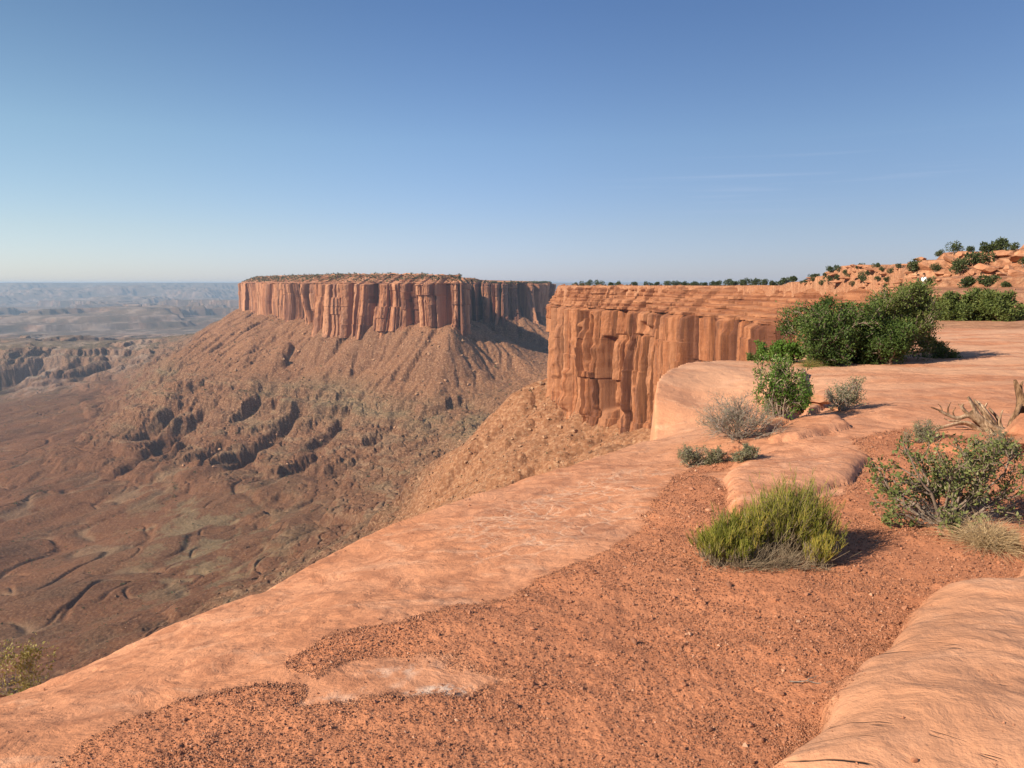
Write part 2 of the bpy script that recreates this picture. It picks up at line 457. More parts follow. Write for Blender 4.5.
plat_ctrl = [P(*q) for q in [
    (1024, 248, 92), (1080, 246, 92), (985, 249, 95), (945, 252, 95), (920, 259, 92), (905, 270, 100), (1000, 268, 76), (960, 272, 74), (925, 291, 68), (1024, 294, 54), (970, 298, 50), (900, 300, 60),
    (850, 266, 310), (815, 269, 310), (797, 274, 310), (780, 283.5, 320), (880, 266, 280), (900, 267, 260), (835, 283, 255), (890, 287, 190), (800, 286, 300),
    (560, 286, 660), (600, 285.5, 560), (660, 285.5, 480), (700, 286, 440), (740, 286, 400), (765, 286.5, 350), (925, 290.5, 47), (960, 291, 46), (1000, 290, 46), (1060, 290, 46), (925, 316, 41), (960, 317, 41), (1000, 317, 41), (1060, 316, 41), (880, 300, 62), (880, 322, 40), (980, 322, 36), (1050, 321, 36), (890, 300, 90)]]
plat_ctrl += [(60, 150, -2), (130, 600, -1), (200, 450, 0), (300, 700, -6), (400, 400, 1), (250, 250, 6), (150, 120, 6), (200, 60, 5), (110, 60, 5), (60, 30, .6), (700, 700, -6), (170, 340, 7), (140, 330, 6), (300, 0, 4), (60, -60, 1)]
PLAT = Spline(plat_ctrl, 'lin', 0)

# raised slabs of the near rim
def plan(pts, z=0.0): return np.array([G(a, b, z) for a, b in pts])
SLABS = [  # outline, height, rounding width
    (plan([(775, 790), (828, 722), (900, 640), (932, 612), (962, 603), (992, 604), (1012, 592), (1030, 580), (1150, 560), (1300, 700), (1200, 900), (850, 860)]), .20, .48),
    (plan([(722, 486), (727, 506), (738, 514), (775, 505), (850, 486), (868, 462), (830, 449), (775, 447), (735, 456)]), .085, .16),
    (plan([(772, 374), (806, 373), (808, 388), (800, 402), (788, 420), (765, 428), (752, 400)]), .12, .10),
    (plan([(806, 396), (822, 387), (832, 392), (822, 406), (806, 412)]), .09, .08),
    (plan([(775, 425), (800, 414), (836, 416), (850, 428), (800, 438), (770, 438)]), .07, .10),
    (plan([(905, 440), (945, 428), (1000, 444), (1080, 440), (1080, 470), (985, 462), (940, 455)]), .05, .2),
]
def ground(x, y):
    """Height of the land the camera stands on."""
    R = np.hypot(x, y)
    zn = NEAR(x, y)
    zn = zn + (.030 * fbm2(x * .9, y * .9, 4, 3) + .007 * fbm2(x * 3.5 + y, y * 5.5 - x, 3, 5) + .0035 * fbm2(x * 13, y * 16, 3, 6)) * sst(1.0, 4, R)
    for i, (poly, h, w) in enumerate(SLABS):
        wob = .05 * n2(x * 2.1, y * 2.1, 40 + i) + .010 * n2(x * 8, y * 8, 50 + i)
        s = poly_sdf(poly, x, y) + wob * (1.4 if i == 0 else 1)
        u = np.clip(s / w, 0, 1)
        zn = zn + h * np.sqrt(np.clip(1 - (1 - u) ** 2, 0, 1))
        if i == 0:   # weathered hollows and little steps on the big slab
            r = n2(x * 1.1 + y * 1.6 + 3, (y - x * .7) * .6, 71) + .35 * n2(x * 4, y * 3, 72)
            zn = zn + sst(0, .5, s) * (.010 * (np.floor(r * 3) + sst(.0, .25, r * 3 - np.floor(r * 3))) / 1.5 + .03 * n2(x * .9, y * .9, 73))
    zp = PLAT(x, y)
    rough = sst(0.5, 3.5, zp) * .9 + .10
    q = zp + rough * (np.where(R > 150, .8, 1.1) * fbm2(x / 14, y / 14, 4, 9) + .25 * np.where(R > 150, .25, 1) * fbm2(x / 2.2, y / 2.2, 3, 12))
    stp = np.where(R > 150, 2.1, 1.05); k = np.floor(q / stp); f = q / stp - k
    ter = stp * (k + sst(.62, .92, f) * .92 + .08 * f)
    zp = q * (1 - .8 * sst(0.3, 1.2, zp)) + ter * .8 * sst(0.3, 1.2, zp)
    w = sst(30, 40, R)
    z = zn * (1 - w) + zp * w
    s, inset = poly_sdf(EDGE, x, y, EVAL)
    d = np.maximum(-s, 0)
    steep = sst(9.9, 10.7, y)
    drop = (.34 * d + .9 * d ** 1.8) * (1 - steep) + (11 * d + 1.5 * d ** 2) * steep
    z = z - np.minimum(drop, 16 + d * .1)
    far = sst(30, 36, R)
    z = z - far * 26 * sst(0, 2.5, np.maximum(inset - 1.5 - s, 0))
    return z
def gz(x, y): return float(ground(np.array([float(x)]), np.array([float(y)]))[0])

def polar(az0, az1, na, r0, r1, nr):
    a = np.radians(np.linspace(az0, az1, na)); r = np.geomspace(r0, r1, nr)
    A, R = np.meshgrid(a, r)
    return np.sin(A) * R, np.cos(A) * R

# ------------------------------------------------------------------ near rim rock
def blur_mask(x, y, pts, z=0.0, soft=.10):
    x, y = x + .05 * n2(x * 2.7, y * 2.7, 401) + .028 * n2(x * 8, y * 8, 402), y + .05 * n2(x * 2.7, y * 2.7, 403) + .028 * n2(x * 8, y * 8, 404)
    return sst(-soft, soft, poly_sdf(plan(pts, z), x, y))
def gravel_mask(x, y):
    m = blur_mask(x, y, [(-60, 800), (30, 770), (90, 722), (140, 690), (200, 676), (262, 674), (300, 680), (300, 694), (285, 706), (330, 708), (400, 700), (470, 690), (530, 672), (480, 668), (430, 655), (385, 650),
        (345, 652), (310, 668), (290, 655), (292, 640), (330, 622), (420, 608), (500, 592), (560, 566), (610, 548), (640, 520), (652, 498), (668, 478), (690, 462), (715, 470), (722, 488), (728, 512), (775, 508), (850, 490), (880, 455), (930, 470), (1000, 470), (1100, 470),
        (1100, 560), (1026, 580), (1008, 594), (935, 606), (900, 632), (830, 716), (780, 775), (760, 860), (200, 900)], 0, .12)
    m2 = blur_mask(x, y, [(672, 470), (695, 462), (760, 452), (740, 436), (715, 440), (690, 452)], 0, .12)
    m3 = .75 * blur_mask(x, y, [(850, 440), (905, 428), (930, 440), (1000, 455), (1100, 450), (1100, 480), (880, 480)], 0, .15)
    return np.maximum(np.maximum(m, m2), m3)
gx, gy = polar(-58, 62, 900, .9, 37, 760)
gzz = ground(gx, gy)
gm = gravel_mask(gx, gy)
gzz = gzz + gm * (.004 * fbm2(gx * 7, gy * 7, 3, 21) + .004 * n2(gx * 40, gy * 40, 23))
pale = .22 * blur_mask(gx, gy, [(650, 445), (640, 375), (690, 355), (800, 352), (790, 385), (740, 410), (700, 440)], -.2, 1.0)
pale = np.maximum(pale, .42 * sst(8, 14, gy) * sst(-.35, .25, n2(gx * .35, gy * 1.4, 31)))
bleach = blur_mask(gx, gy, [(410, 693), (440, 680), (474, 682), (470, 690), (430, 697)], 0, .03) * .9
bleach = np.maximum(bleach, .6 * blur_mask(gx, gy, [(300, 700), (350, 690), (390, 662), (430, 664), (400, 690), (350, 704)], 0, .1) * sst(-.1, .4, n2(gx * 9, gy * 9, 33)))
patina = blur_mask(gx, gy, [(470, 560), (450, 510), (520, 484), (640, 446), (672, 470), (640, 515), (560, 555)], -.1, .5)
patina = np.maximum(patina, .5 * blur_mask(gx, gy, [(735, 500), (735, 455), (860, 450), (860, 480)], 0, .3))
patina = np.maximum(patina, .25)
sd_rim = poly_sdf(EDGE, gx, gy)
slabm = sst(-.02, .06, poly_sdf(SLABS[0][0], gx, gy))
rv, rf, ru = prune(np.stack([gx, gy, gzz], -1).reshape(-1, 3), grid_faces(*gx.shape)[:, ::-1], (sd_rim > -5.5).ravel())
rim = mesh('rim_ground', rv, rf, MG,
           attrs={'gravel': gm.ravel()[ru], 'pale': pale.ravel()[ru], 'bleach': bleach.ravel()[ru], 'patina': patina.ravel()[ru], 'slab': slabm.ravel()[ru]})
tag(rim, 'salmon pink slickrock rim with drifts of red gravel', kind='structure')

# ------------------------------------------------------------------ plateau and rocky hill behind
M_plat = m_vcol('ledge_rock', 1.6, .8, 1.4, .16)
hx, hy = polar(-4, 60, 900, 36.2, 900, 620)
hz = ground(hx, hy)
hz = np.where(np.hypot(hx, hy) < 37.5, hz - .03, hz)
dzr = np.gradient(hz, axis=0) / np.maximum(np.gradient(np.hypot(hx, hy), axis=0), 1e-6)
t1 = fbm2(hx / 9, hy / 9, 4, 61); t2 = np.sin(hz * 7 + 2 * t1)
c = np.zeros(hx.shape + (3,))
c[:] = (.35, .158, .086)
def cmix(c, m, col): return c * (1 - m[..., None]) + np.array(col) * m[..., None]
c = cmix(c, sst(-.1, .5, t1) * .7, (.43, .225, .13))
c = cmix(c, sst(.25, .7, dzr) * .6 * (t2 > 0), (.25, .11, .06))
c = cmix(c, sst(.1, .5, fbm2(hx / 5, hy / 5, 3, 64)) * .5 * (dzr < .25), (.31, .145, .078))
bed = n2(hz * 1.9 + .4 * t1, hx / 60 + hy / 90, 66) + .6 * n2(hz * 5 + .5 * t1, hx / 40, 67)
c = cmix(c, sst(.15, .45, bed) * sst(.3, 1.2, hz) * .75, (.22, .095, .052))
c = cmix(c, sst(.2, .5, -bed) * sst(.3, 1.2, hz) * .5, (.46, .255, .15))
hs, hi = poly_sdf(EDGE, hx, hy, EVAL)
hv, hf, hu = prune(np.stack([hx, hy, hz], -1).reshape(-1, 3), grid_faces(*hx.shape)[:, ::-1], (hs > np.where(hi < 1, -3, hi - 3.5)).ravel())
hill = mesh('hill', hv, hf, M_plat, smooth=False, attrs={'col': c.reshape(-1, 3)[hu], 'rough': np.ones(len(hv))})
tag(hill, 'ledgy orange sandstone hill and plateau behind the rim', kind='structure')

# ------------------------------------------------------------------ big walls
def resample(poly, ds, closed=True):
    p = np.asarray(poly, float)
    if closed: p = np.vstack([p, p[:1]])
    d = np.r_[0, np.cumsum(np.linalg.norm(np.diff(p[:, :2], axis=0), axis=1))]
    s = np.arange(0, d[-1], ds)
    return np.stack([np.interp(s, d, p[:, k]) for k in range(p.shape[1])], 1), s
def blocks(s, z, w, amp, seed, hmin=26, hmax=90, crack=.95, tilt=.03, tone=None):
    """Columns of random depth, broken into slabs, with cracks between."""
    s1 = s + tilt * w * n2(s / (w * 3), z / (w * 2.0), seed)
    s1 = s1 + .55 * w * n2(s1 / (1.6 * w), s1 * 0, seed + 1)
    k = np.floor(s1 / w); f = s1 / w - k; k = k.astype(np.int64)
    Hh = hmin + (hmax - hmin) * hash2(k, 3, seed)
    l = np.floor((z + 400 + Hh * hash2(k, 5, seed)) / Hh).astype(np.int64)
    off = ((hash2(k, 0, seed + 7) - .5) * .72 + (hash2(k, l, seed + 7) - .5) * .24) * amp
    off = off + (hash2(k, 11, seed) - .5) * amp * 1.5 * (f - .5)
    if tone is not None: tone.append(.65 * hash2(k, 1, seed + 3) + .35 * hash2(k, l, seed + 3))
    e = np.minimum(f, 1 - f) * 2
    off = off + amp * .22 * (1 - (1 - np.clip(e * 1.6, 0, 1)) ** 2.5)
    off = off - crack * amp * np.exp(-(e / .16) ** 2) * 2.2 * hash2(k + (f > .5), 9, seed) ** 2
    return off
def wall(name, pts, ds, zs, zrim, mat, label, seed, widths, amps, vis=None, amp_mul=None, cap=True, tier_h=15.0, talus=4.0, slots=None):
    """pts: closed outline (x, y, set-back, cap level), clockwise seen from above or not: normals point outwards."""
    pts = chaikin(pts, 3)
    q, s = resample(pts, ds)
    area = .5 * np.sum(q[:, 0] * np.roll(q[:, 1], -1) - np.roll(q[:, 0], -1) * q[:, 1])
    xy = q[:, :2]; k = max(1, int(14 / ds))
    ker = np.hanning(2 * k + 3)[1:-1]; ker /= ker.sum()
    t = np.roll(xy, -1, 0) - np.roll(xy, 1, 0)
    t = np.stack([np.convolve(np.r_[t[-k:, i], t[:, i], t[:k, i]], ker, 'valid') for i in (0, 1)], 1)
    t /= np.linalg.norm(t, axis=1)[:, None]
    tone = []
    nrm = np.stack([t[:, 1], -t[:, 0]], 1) * (1 if area > 0 else -1)
    if vis is not None:
        m = vis(xy); xy, s, nrm, q = xy[m], s[m], nrm[m], q[m]
    Sg, Z = np.meshgrid(s, zs)
    off = np.zeros_like(Sg)
    up = np.clip((Z - zrim) / tier_h, 0, 1.2)
    below = 1 - sst(-2, 1, Z - zrim)
    for i, (w, a) in enumerate(zip(widths, amps)):
        off += blocks(Sg, Z, w, a, seed + i * 31, tone=tone) * (below * .75 + .25 * (up < 1.0))
    off += amps[0] * .5 * n2(Sg / (widths[0] * 2.5), Z / 120, seed + 90)
    off += amps[-1] * .32 * fbm2(Sg / widths[-1], Z / (widths[-1] * 2.2), 4, seed + 91, .6)
    for (px_, w_, dp, z0, z1) in (slots or []):     # deep cracks and bulging pillars, given by their bearing, width, depth and height range
        pxs = 512 + F_PX * xy[:, 0] / xy[:, 1]
        wgt = np.exp(-np.abs((pxs - px_) / w_) ** 3)[None] * ((xy[:, 1] > 250) & (xy[:, 1] < 680))[None]
        ww = .5 * n2(Z / 9, Z * 0 + px_, seed + 5)
        off -= dp * wgt * sst(z0 - 2, z0 + 2, Z) * (1 - sst(z1 - 3, z1 + 1, Z)) * (1 + ww)
    # ledge steps of the cap rock
    lw = widths[1]
    hb = np.maximum(tier_h / 6.0, .9)
    zz = Z - zrim + .5 * hb * n2(Sg / (lw * 4), Z * 0, seed + 92)
    kk = np.floor(zz / hb); fr = zz / hb - kk
    off += (up > 0) * (blocks(Sg, Z, lw * .55, amps[1] * .75, seed + 93, hb * .9, hb * 2.2, .4) + amps[-1] * 1.4 * (hash2(kk.astype(np.int64), 1, seed) - .5) * n2(Sg / (lw * 2), kk, seed + 95))
    frac = np.clip((kk + sst(.55, 1.0, fr)) * hb / tier_h, 0, 1)
    if amp_mul is not None: off = off * amp_mul(xy)[None]
    off = off * (1 - .9 * sst(.98, 1.06, up))
    off -= q[:, 2][None] * frac * (up > 0) + (up >= 1.05) * 3.0
    off += talus * np.clip((zs[0] + 26 - Z) / 26, 0, 1) ** 1.5
    X = xy[:, 0][None] + nrm[:, 0][None] * off; Y = xy[:, 1][None] + nrm[:, 1][None] * off
    capz = q[:, 3][None]
    Zf = np.where(Z > zrim, zrim + (Z - zrim) / (zs[-1] - zrim) * (capz - zrim), Z)
    Zf = Zf + (Z > zrim + tier_h * .8) * .15 * tier_h * (n2(Sg / (lw * .8), Sg * 0, seed + 97) + .6 * n2(Sg / (lw * .25), Sg * 0, seed + 98)) * (xy[:, 1] > 200)[None]
    closed = vis is None
    f = grid_faces(len(zs), len(s), closed)
    if not closed: f = f[np.tile(np.diff(s) < 1.5 * ds, len(zs) - 1)]
    if area < 0: f = f[:, ::-1]
    v = np.stack([X, Y, Zf], -1).reshape(-1, 3)
    if cap and closed:
        n = len(v); last = np.arange(n - len(s), n)
        v = np.vstack([v, [X[-1].mean(), Y[-1].mean(), Zf[-1].mean()]])
        nx = np.roll(last, -1)
        tri = np.stack([last, nx, np.full(len(s), n), np.full(len(s), n)], -1)
    tn = (.25 * tone[0] + .45 * tone[1] + .3 * tone[2]).ravel()
    o = mesh(name, v, f, mat, smooth=False, attrs={'tone': np.r_[tn, .5] if len(v) > len(tn) else tn})
    if cap and closed:
        bm = bmesh.new(); bm.from_mesh(o.data); bm.verts.ensure_lookup_table()
        ring = [bm.verts[i] for i in last]
        cv = bm.verts[len(v) - 1]
        for i in range(len(ring)): bm.faces.new((ring[i], ring[(i + 1) % len(ring)], cv))
        bm.normal_update(); bm.to_mesh(o.data); bm.free()
    tag(o, label, kind='structure')
    return o, (X, Y, Zf)

# the near headland: its rim follows EDGE, except close to the camera where it lies further out
WPTS = []
for i, (a, b) in enumerate(EDGE):
    if i < n_near:
        f = i / n_near
        WPTS.append((a - 5.5 + 2.5 * f, b + 2.0 + 2.2 * f, 3.0, -6.0))
    elif i >= len(EDGE) - len(closing):
        WPTS.append((a, b, 10, -6.0))
    else:
        cap = -6.0 if b < 60 else (-3.0 if b < 200 else -.8)
        WPTS.append((a - (3 if b < 60 else 0), b + (3 if b < 60 else 0), max(EVAL[i], 2.0), cap))
Mc1 = m_cliff('headland_sandstone', .55, -16, .55, .93)
def near_vis(xy): return (xy[:, 0] < 260) & (xy[:, 1] > -25) & ~((xy[:, 0] > 180) & (xy[:, 1] < 400))
zs1 = np.r_[np.linspace(-104, -16, 130), np.linspace(-15.6, -.8, 56), .2]
SLOTS = [(546, 5.5, 9, -24, 6), (551.5, 1.6, 10, -60, -20), (560, 2.5, 5, -16, 6), (572, 3, -4, -70, -30), (612, 2.6, -4, -84, -40), (636, 3.0, 5, -84, -30), (660, 2.2, 6, -84, -24), (598.5, 1.65, 10.5, -72, -38), (617, 1.8, 12, -84, -34), (631, 3.3, 10.5, -60, -32), (649, 1.5, 9, -62, -30), (655, 1.35, 9, -84, -34), (664.5, 1.25, 7.5, -76, -40), (684, 1.5, 6, -70, -40), (700, 1.25, 4.5, -70, -46),
         (575, 1.35, 9, -84, -24), (589, 1.25, 7.5, -60, -30), (553, 1.35, 10.5, -80, -28), (608, 1.25, 6, -52, -20), (641, 1.25, 7.5, -50, -18), (674, 1.25, 6, -60, -17), (693, 1.25, 6, -50, -17), (715, 1.25, 4.5, -60, -17), (567, 3.2, -5, -90, -46), (581, 2.6, -6, -92, -62), (624, 3, -3.5, -80, -36), (642, 3.2, -3, -80, -36), (605, 3, -4, -90, -30),
         (619, 2.25, 6, -8, -2), (626, 2.4, 6, -8, -2), (634, 1.95, 6, -8, -2), (662, 2.25, 5.25, -24, -17), (727, 3.3, 4.5, -22, -14), (590, 3.3, 6, -26, -18), (652, 3, 5.25, -30, -22)]
cliff, _ = wall('cliff', WPTS, .55, zs1, -16.0, Mc1, 'near orange cliff wall with deep vertical cracks', 400, (34, 13, 4.5), (17.0, 10.5, 2.4), vis=near_vis, amp_mul=lambda xy: .12 + .88 * sst(150, 330, xy[:, 1]) * (1 - .45 * sst(90, 106, xy[:, 0])), cap=False, tier_h=15.0, slots=SLOTS)

def pw(px, Y): return ((px - 512) / F_PX * Y * 1.008, Y)
mesa_out = [pw(241, 2520), pw(262, 2250), pw(288, 1960), pw(308, 1790), pw(330, 1660), pw(365, 1590), pw(405, 1545), pw(440, 1500), pw(462, 1470), pw(468, 1495), pw(458, 1600), pw(446, 1730), pw(446, 1830), pw(468, 1900),
            pw(492, 1880), pw(508, 1870), pw(524, 1890), pw(538, 1960), pw(546, 2080), (110, 2320), (-60, 2500), (-400, 2680), (-760, 2760), (-900, 2680)]
def mcap(x, y): return 21.0 if x < -180 else (16.0 if x < -80 else 3.5)
MPTS = [(a, b, 46.0 if a < -150 else (25 if b < 1720 else 6.0), mcap(a, b)) for a, b in mesa_out]
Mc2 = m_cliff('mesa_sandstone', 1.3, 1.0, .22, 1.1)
zs2 = np.r_[np.linspace(-112, 0, 90), np.linspace(.8, 17.5, 26), 19.5]
mesa, mring = wall('mesa', MPTS, 1.6, zs2, 0.0, Mc2, 'long flat topped sandstone mesa standing across the canyon', 800, (62, 24, 9), (32.0, 16.0, 4.5), amp_mul=lambda xy: .45 + .55 * sst(-620, -420, xy[:, 0]), tier_h=17.0, talus=6)

# ------------------------------------------------------------------ canyon terrain
ter_ctrl = [(*G(a, b, z), z) for a, b, z in [
    # foot of the mesa scree, the bench and its edge, the slope below
    (230, 374, -192), (300, 380, -197), (350, 386, -197), (400, 394, -197), (440, 398, -196), (480, 392, -190), (190, 345, -160), (165, 362, -200), (150, 376, -255), (215, 331, -128),
    (170, 383, -204), (240, 387, -203), (300, 390, -203), (330, 395, -205), (400, 410, -218), (450, 415, -216), (480, 408, -208), (400, 428, -236), (450, 430, -228),
    (170, 436, -285), (230, 450, -286), (290, 452, -286), (330, 450, -272), (370, 446, -262), (400, 462, -262), (415, 500, -258),
    (160, 456, -291), (220, 470, -291), (290, 474, -292), (160, 480, -318), (220, 496, -322), (290, 504, -318),
    # floor
    (0, 400, -345), (60, 398, -340), (110, 393, -332), (0, 440, -350), (60, 440, -345), (100, 430, -336), (0, 520, -352), (100, 500, -342), (0, 600, -357), (0, 665, -362), (150, 560, -347), (250, 560, -326), (200, 525, -334), (300, 540, -312), (350, 505, -290), (120, 625, -352), (380, 520, -270),
    # white rim bench at the left and the plains beyond it
    (0, 349, -228), (70, 351, -228), (150, 350, -226), (0, 343, -231), (60, 342, -231), (130, 341, -231), (0, 384, -320), (70, 385, -318), (125, 382, -308), (-150, 349, -228), (-150, 385, -322), (0, 336, -300), (60, 335, -312), (150, 334, -315), (200, 333, -312)]]
ter_ctrl += [P(*q) for q in [(505, 345, 1800), (530, 345, 1780), (520, 375, 1400), (545, 352, 1600),
    # scree under the headland
    (545, 379, 650), (500, 415, 760), (480, 432, 800), (430, 470, 800), (560, 440, 480), (520, 470, 490), (440, 510, 580), (395, 530, 650), (600, 440, 420), (470, 480, 600), (620, 425, 480), (540, 410, 620)]]
for i in range(0, len(mesa_out)):
    a = np.array(mesa_out[i]); b = np.array(mesa_out[(i + 1) % len(mesa_out)])
    for f in (0, .5):
        p = a + (b - a) * f; ter_ctrl.append((p[0], p[1], -82.0))
ter_ctrl += [(-300, 2100, -40), (-600, 2500, -50), (-150, 1750, -45), (-30, 2150, -50)]
ter_ctrl += [(27, 645, -82), (63, 537, -82), (89, 477, -80), (101, 418, -80), (106, 360, -78), (106, 310, -76), (108, 235, -76), (64, 130, -75), (20, 55, -75), (0, 22, -75), (-14, 5, -75), (150, 500, -40), (200, 700, -40), (300, 300, -40), (60, 90, -40),
             (-2600, 700, -360), (-2600, 1400, -355), (-3600, 4800, -340), (-1500, 5000, -345), (300, 5000, -335), (-3700, 1800, -355), (-3700, 600, -360), (-3600, 3300, -300), (-2600, 4600, -340), (-1500, 250, -365), (-700, 150, -350), (-250, 150, -220), (-60, 120, -110), (-30, 300, -135), (-80, 350, -160),
             (400, 3600, -330), (200, 2800, -240), (500, 2400, -230), (700, 1600, -200), (300, 1200, -160), (120, 900, -140), (60, 760, -105), (60, 1300, -160), (80, 1700, -170), (-1400, 4000, -318), (-900, 3500, -290)]
TER = Spline(ter_ctrl, 'lin', 0)
CELL = 5.0
tx = np.arange(-3700, 620, CELL); ty = np.arange(60, 5200, CELL)
TX, TY = np.meshgrid(tx, ty)
wx = 26 * fbm2(TX / 170, TY / 170, 3, 201); wy = 26 * fbm2(TX / 170, TY / 170, 3, 202)
H = TER(TX + wx, TY + wy)
H += 14 * fbm2(TX / 420, TY / 420, 4, 203) * sst(-150, -260, H) + 2.2 * fbm2(TX / 60, TY / 60, 3, 204)

def erode(H, n, steps, batches, seed, er=.28, dep=.25, cap=3.5, inertia=.12):
    h = H / CELL; r = np.random.default_rng(seed); ny, nx = h.shape
    for b in range(batches):
        x = r.uniform(1, nx - 3, n); y = r.uniform(1, ny - 3, n); dx = np.zeros(n); dy = np.zeros(n)
        sp = np.ones(n); wa = np.ones(n); se = np.zeros(n); al = np.ones(n, bool)
        for st in range(steps):
            xi = x.astype(int); yi = y.astype(int); u = x - xi; v = y - yi
            a = h[yi, xi]; bb = h[yi, xi + 1]; c = h[yi + 1, xi]; d = h[yi + 1, xi + 1]
            gx_ = (bb - a) * (1 - v) + (d - c) * v; gy_ = (c - a) * (1 - u) + (d - bb) * u
            h0 = a * (1 - u) * (1 - v) + bb * u * (1 - v) + c * (1 - u) * v + d * u * v
            dx = dx * inertia - gx_ * (1 - inertia); dy = dy * inertia - gy_ * (1 - inertia)
            L = np.hypot(dx, dy) + 1e-9; dx /= L; dy /= L
            x2 = np.clip(x + dx, 1, nx - 3); y2 = np.clip(y + dy, 1, ny - 3)
            xj = x2.astype(int); yj = y2.astype(int); u2 = x2 - xj; v2 = y2 - yj
            h1 = h[yj, xj] * (1 - u2) * (1 - v2) + h[yj, xj + 1] * u2 * (1 - v2) + h[yj + 1, xj] * (1 - u2) * v2 + h[yj + 1, xj + 1] * u2 * v2
            dh = h1 - h0
            capa = np.maximum(-dh, .01) * sp * wa * cap
            al &= (x2 > 1.5) & (y2 > 1.5) & (x2 < nx - 4) & (y2 < ny - 4)
            up_ = dh > 0; over = se > capa
            depo = np.where(up_, np.minimum(dh, se), np.where(over, (se - capa) * dep, 0))
            ero = np.where(~up_ & ~over, np.minimum((capa - se) * er, -dh * .6), 0)
            q = (depo - ero) * al
            k0 = yi * nx + xi
            kk = np.concatenate([k0, k0 + 1, k0 + nx, k0 + nx + 1])
            ww = np.concatenate([q * (1 - u) * (1 - v), q * u * (1 - v), q * (1 - u) * v, q * u * v])
            h += np.clip(np.bincount(kk, ww, ny * nx), -.10, .10).reshape(ny, nx)
            se = np.maximum(se - depo + ero, 0)
            sp = np.sqrt(np.maximum(sp * sp - dh * 1.2, .05)); sp = np.minimum(sp, 6); wa *= .985
            x, y = x2, y2
    return h * CELL
H0 = H.copy()
H = erode(H, 30000, 100, 5, 5, cap=4.0)
Hs = H.copy()
for _ in range(2):
    Hs = (Hs + np.roll(Hs, 1, 0) + np.roll(Hs, -1, 0) + np.roll(Hs, 1, 1) + np.roll(Hs, -1, 1)) / 5
H = .6 * H + .4 * Hs
# hard beds stand out as benches and small cliffs
def bowl(H, px, py, z, dep, wid, lng, dirx=-.5):
    x0, y0 = G(px, py, z); dl = math.hypot(dirx, 1); ux, uy = dirx / dl, -1 / dl
    a_ = (TX - x0) * ux + (TY - y0) * uy; b_ = (TX - x0) * -uy + (TY - y0) * ux
    b_ = b_ + 9 * n2(TX / 60, TY / 60, 240) + 4 * n2(TX / 22, TY / 22, 241)
    wl = wid * (.55 + .45 * np.clip(a_ / lng, 0, 1))
    return H - dep * np.exp(-np.abs(b_ / wl) ** 3) * sst(-10, 6, a_) * (1 - sst(lng * .55, lng, a_))
for q in [(205, 389, -205, 34, 34, 150), (305, 394, -205, 40, 30, 190), (262, 390, -205, 20, 18, 90), (345, 404, -212, 22, 22, 120), (395, 414, -222, 16, 18, 90), (178, 388, -205, 26, 26, 130), (192, 440, -286, 22, 26, 90), (262, 448, -287, 26, 30, 110), (225, 446, -286, 16, 20, 80), (320, 452, -278, 18, 22, 90), (150, 446, -292, 18, 24, 90), (365, 450, -265, 16, 20, 80)]: H = bowl(H, *q)
for q in [(62, 352, -229, 26, 62, 300), (84, 352, -229, 36, 40, 330), (25, 350, -229, 18, 46, 260), (118, 352, -229, 26, 44, 280), (142, 351, -228, 26, 36, 240), (0, 350, -229, 18, 50, 280), (45, 352, -229, 30, 30, 220)]: H = bowl(H, *q, -.9)
rimz = sst(-900, -1250, TX) * sst(1900, 2250, TY) * (1 - sst(3600, 4000, TY))
H = H + rimz * sst(-335, -315, H) * (1 - sst(-232, -226, H)) * 32 * fbm2(TX / 260, TY / 260, 4, 210)
nb = 11 * fbm2(TX / 120, TY / 120, 4, 207, .55)
raw = [-600, -345, -322, -318, -315, -306, -299, -294, -290, -282, -262, -256, -253, -246, -240, -233, -228, -222, -213, -209, -204, -194, -172, -167, -164, -158, -140, 100]
fin = [-600, -345, -326, -324, -314, -308, -305, -303, -288, -283, -266, -264, -253, -249, -246, -244, -226, -221, -219, -217, -200, -194, -175, -173, -164, -159, -140, 100]
bm_ = sst(-.35, .35, fbm2(TX / 300, TY / 300, 3, 209) + .5 * sst(-250, -420, TX) - .1)
bm_ = np.maximum(.7 + .3 * bm_, rimz)
H = H * (1 - bm_) + bm_ * (np.interp(H + nb, raw, fin) - nb)
def ter_at(x, y):
    fx = np.clip((x - tx[0]) / CELL, 0, len(tx) - 1.001); fy = np.clip((y - ty[0]) / CELL, 0, len(ty) - 1.001)
    i = fx.astype(int); j = fy.astype(int); u = fx - i; v = fy - j
    return H[j, i] * (1 - u) * (1 - v) + H[j, i + 1] * u * (1 - v) + H[j + 1, i] * (1 - u) * v + H[j + 1, i + 1] * u * v
def far_at(x, y):
    R = np.hypot(x, y)
    wxx = x + 500 * fbm2(x / 2600, y / 2600, 3, 301); wyy = y + 500 * fbm2(x / 2600, y / 2600, 3, 302)
    n = fbm2(wxx / 2400, wyy / 3200, 5, 303)
    b = -352 + 60 * n - 90 * np.exp(-(n2(wxx / 5200, wyy / 5200, 305) / .10) ** 2) * sst(4500, 7000, R)
    b += 105 * sst(.12, .35, fbm2(wxx / 1500, wyy / 1500, 4, 306)) * sst(6000, 9000, R) * (1 - sst(13000, 17000, R))
    b += 330 * sst(14500, 21000, R + 2500 * n) + 110 * sst(22000, 27500, R + 2500 * fbm2(x / 9000, y / 9000, 3, 308))
    b += -60 * sst(26500, 27500, R) * 0
    k = np.floor(b / 46); f = b / 46 - k
    return np.minimum(46 * (k + sst(.35, .75, f)), 12 + 6 * n)
def terrain_z(x, y):
    e = np.minimum.reduce([x - tx[0], tx[-1] - x, ty[-1] - y])
    w = sst(0, 500, e)
    a = ter_at(x, y); b = far_at(x, y)
    return a * w + b * (1 - w)
NLO, NMAIN = 20, 1350
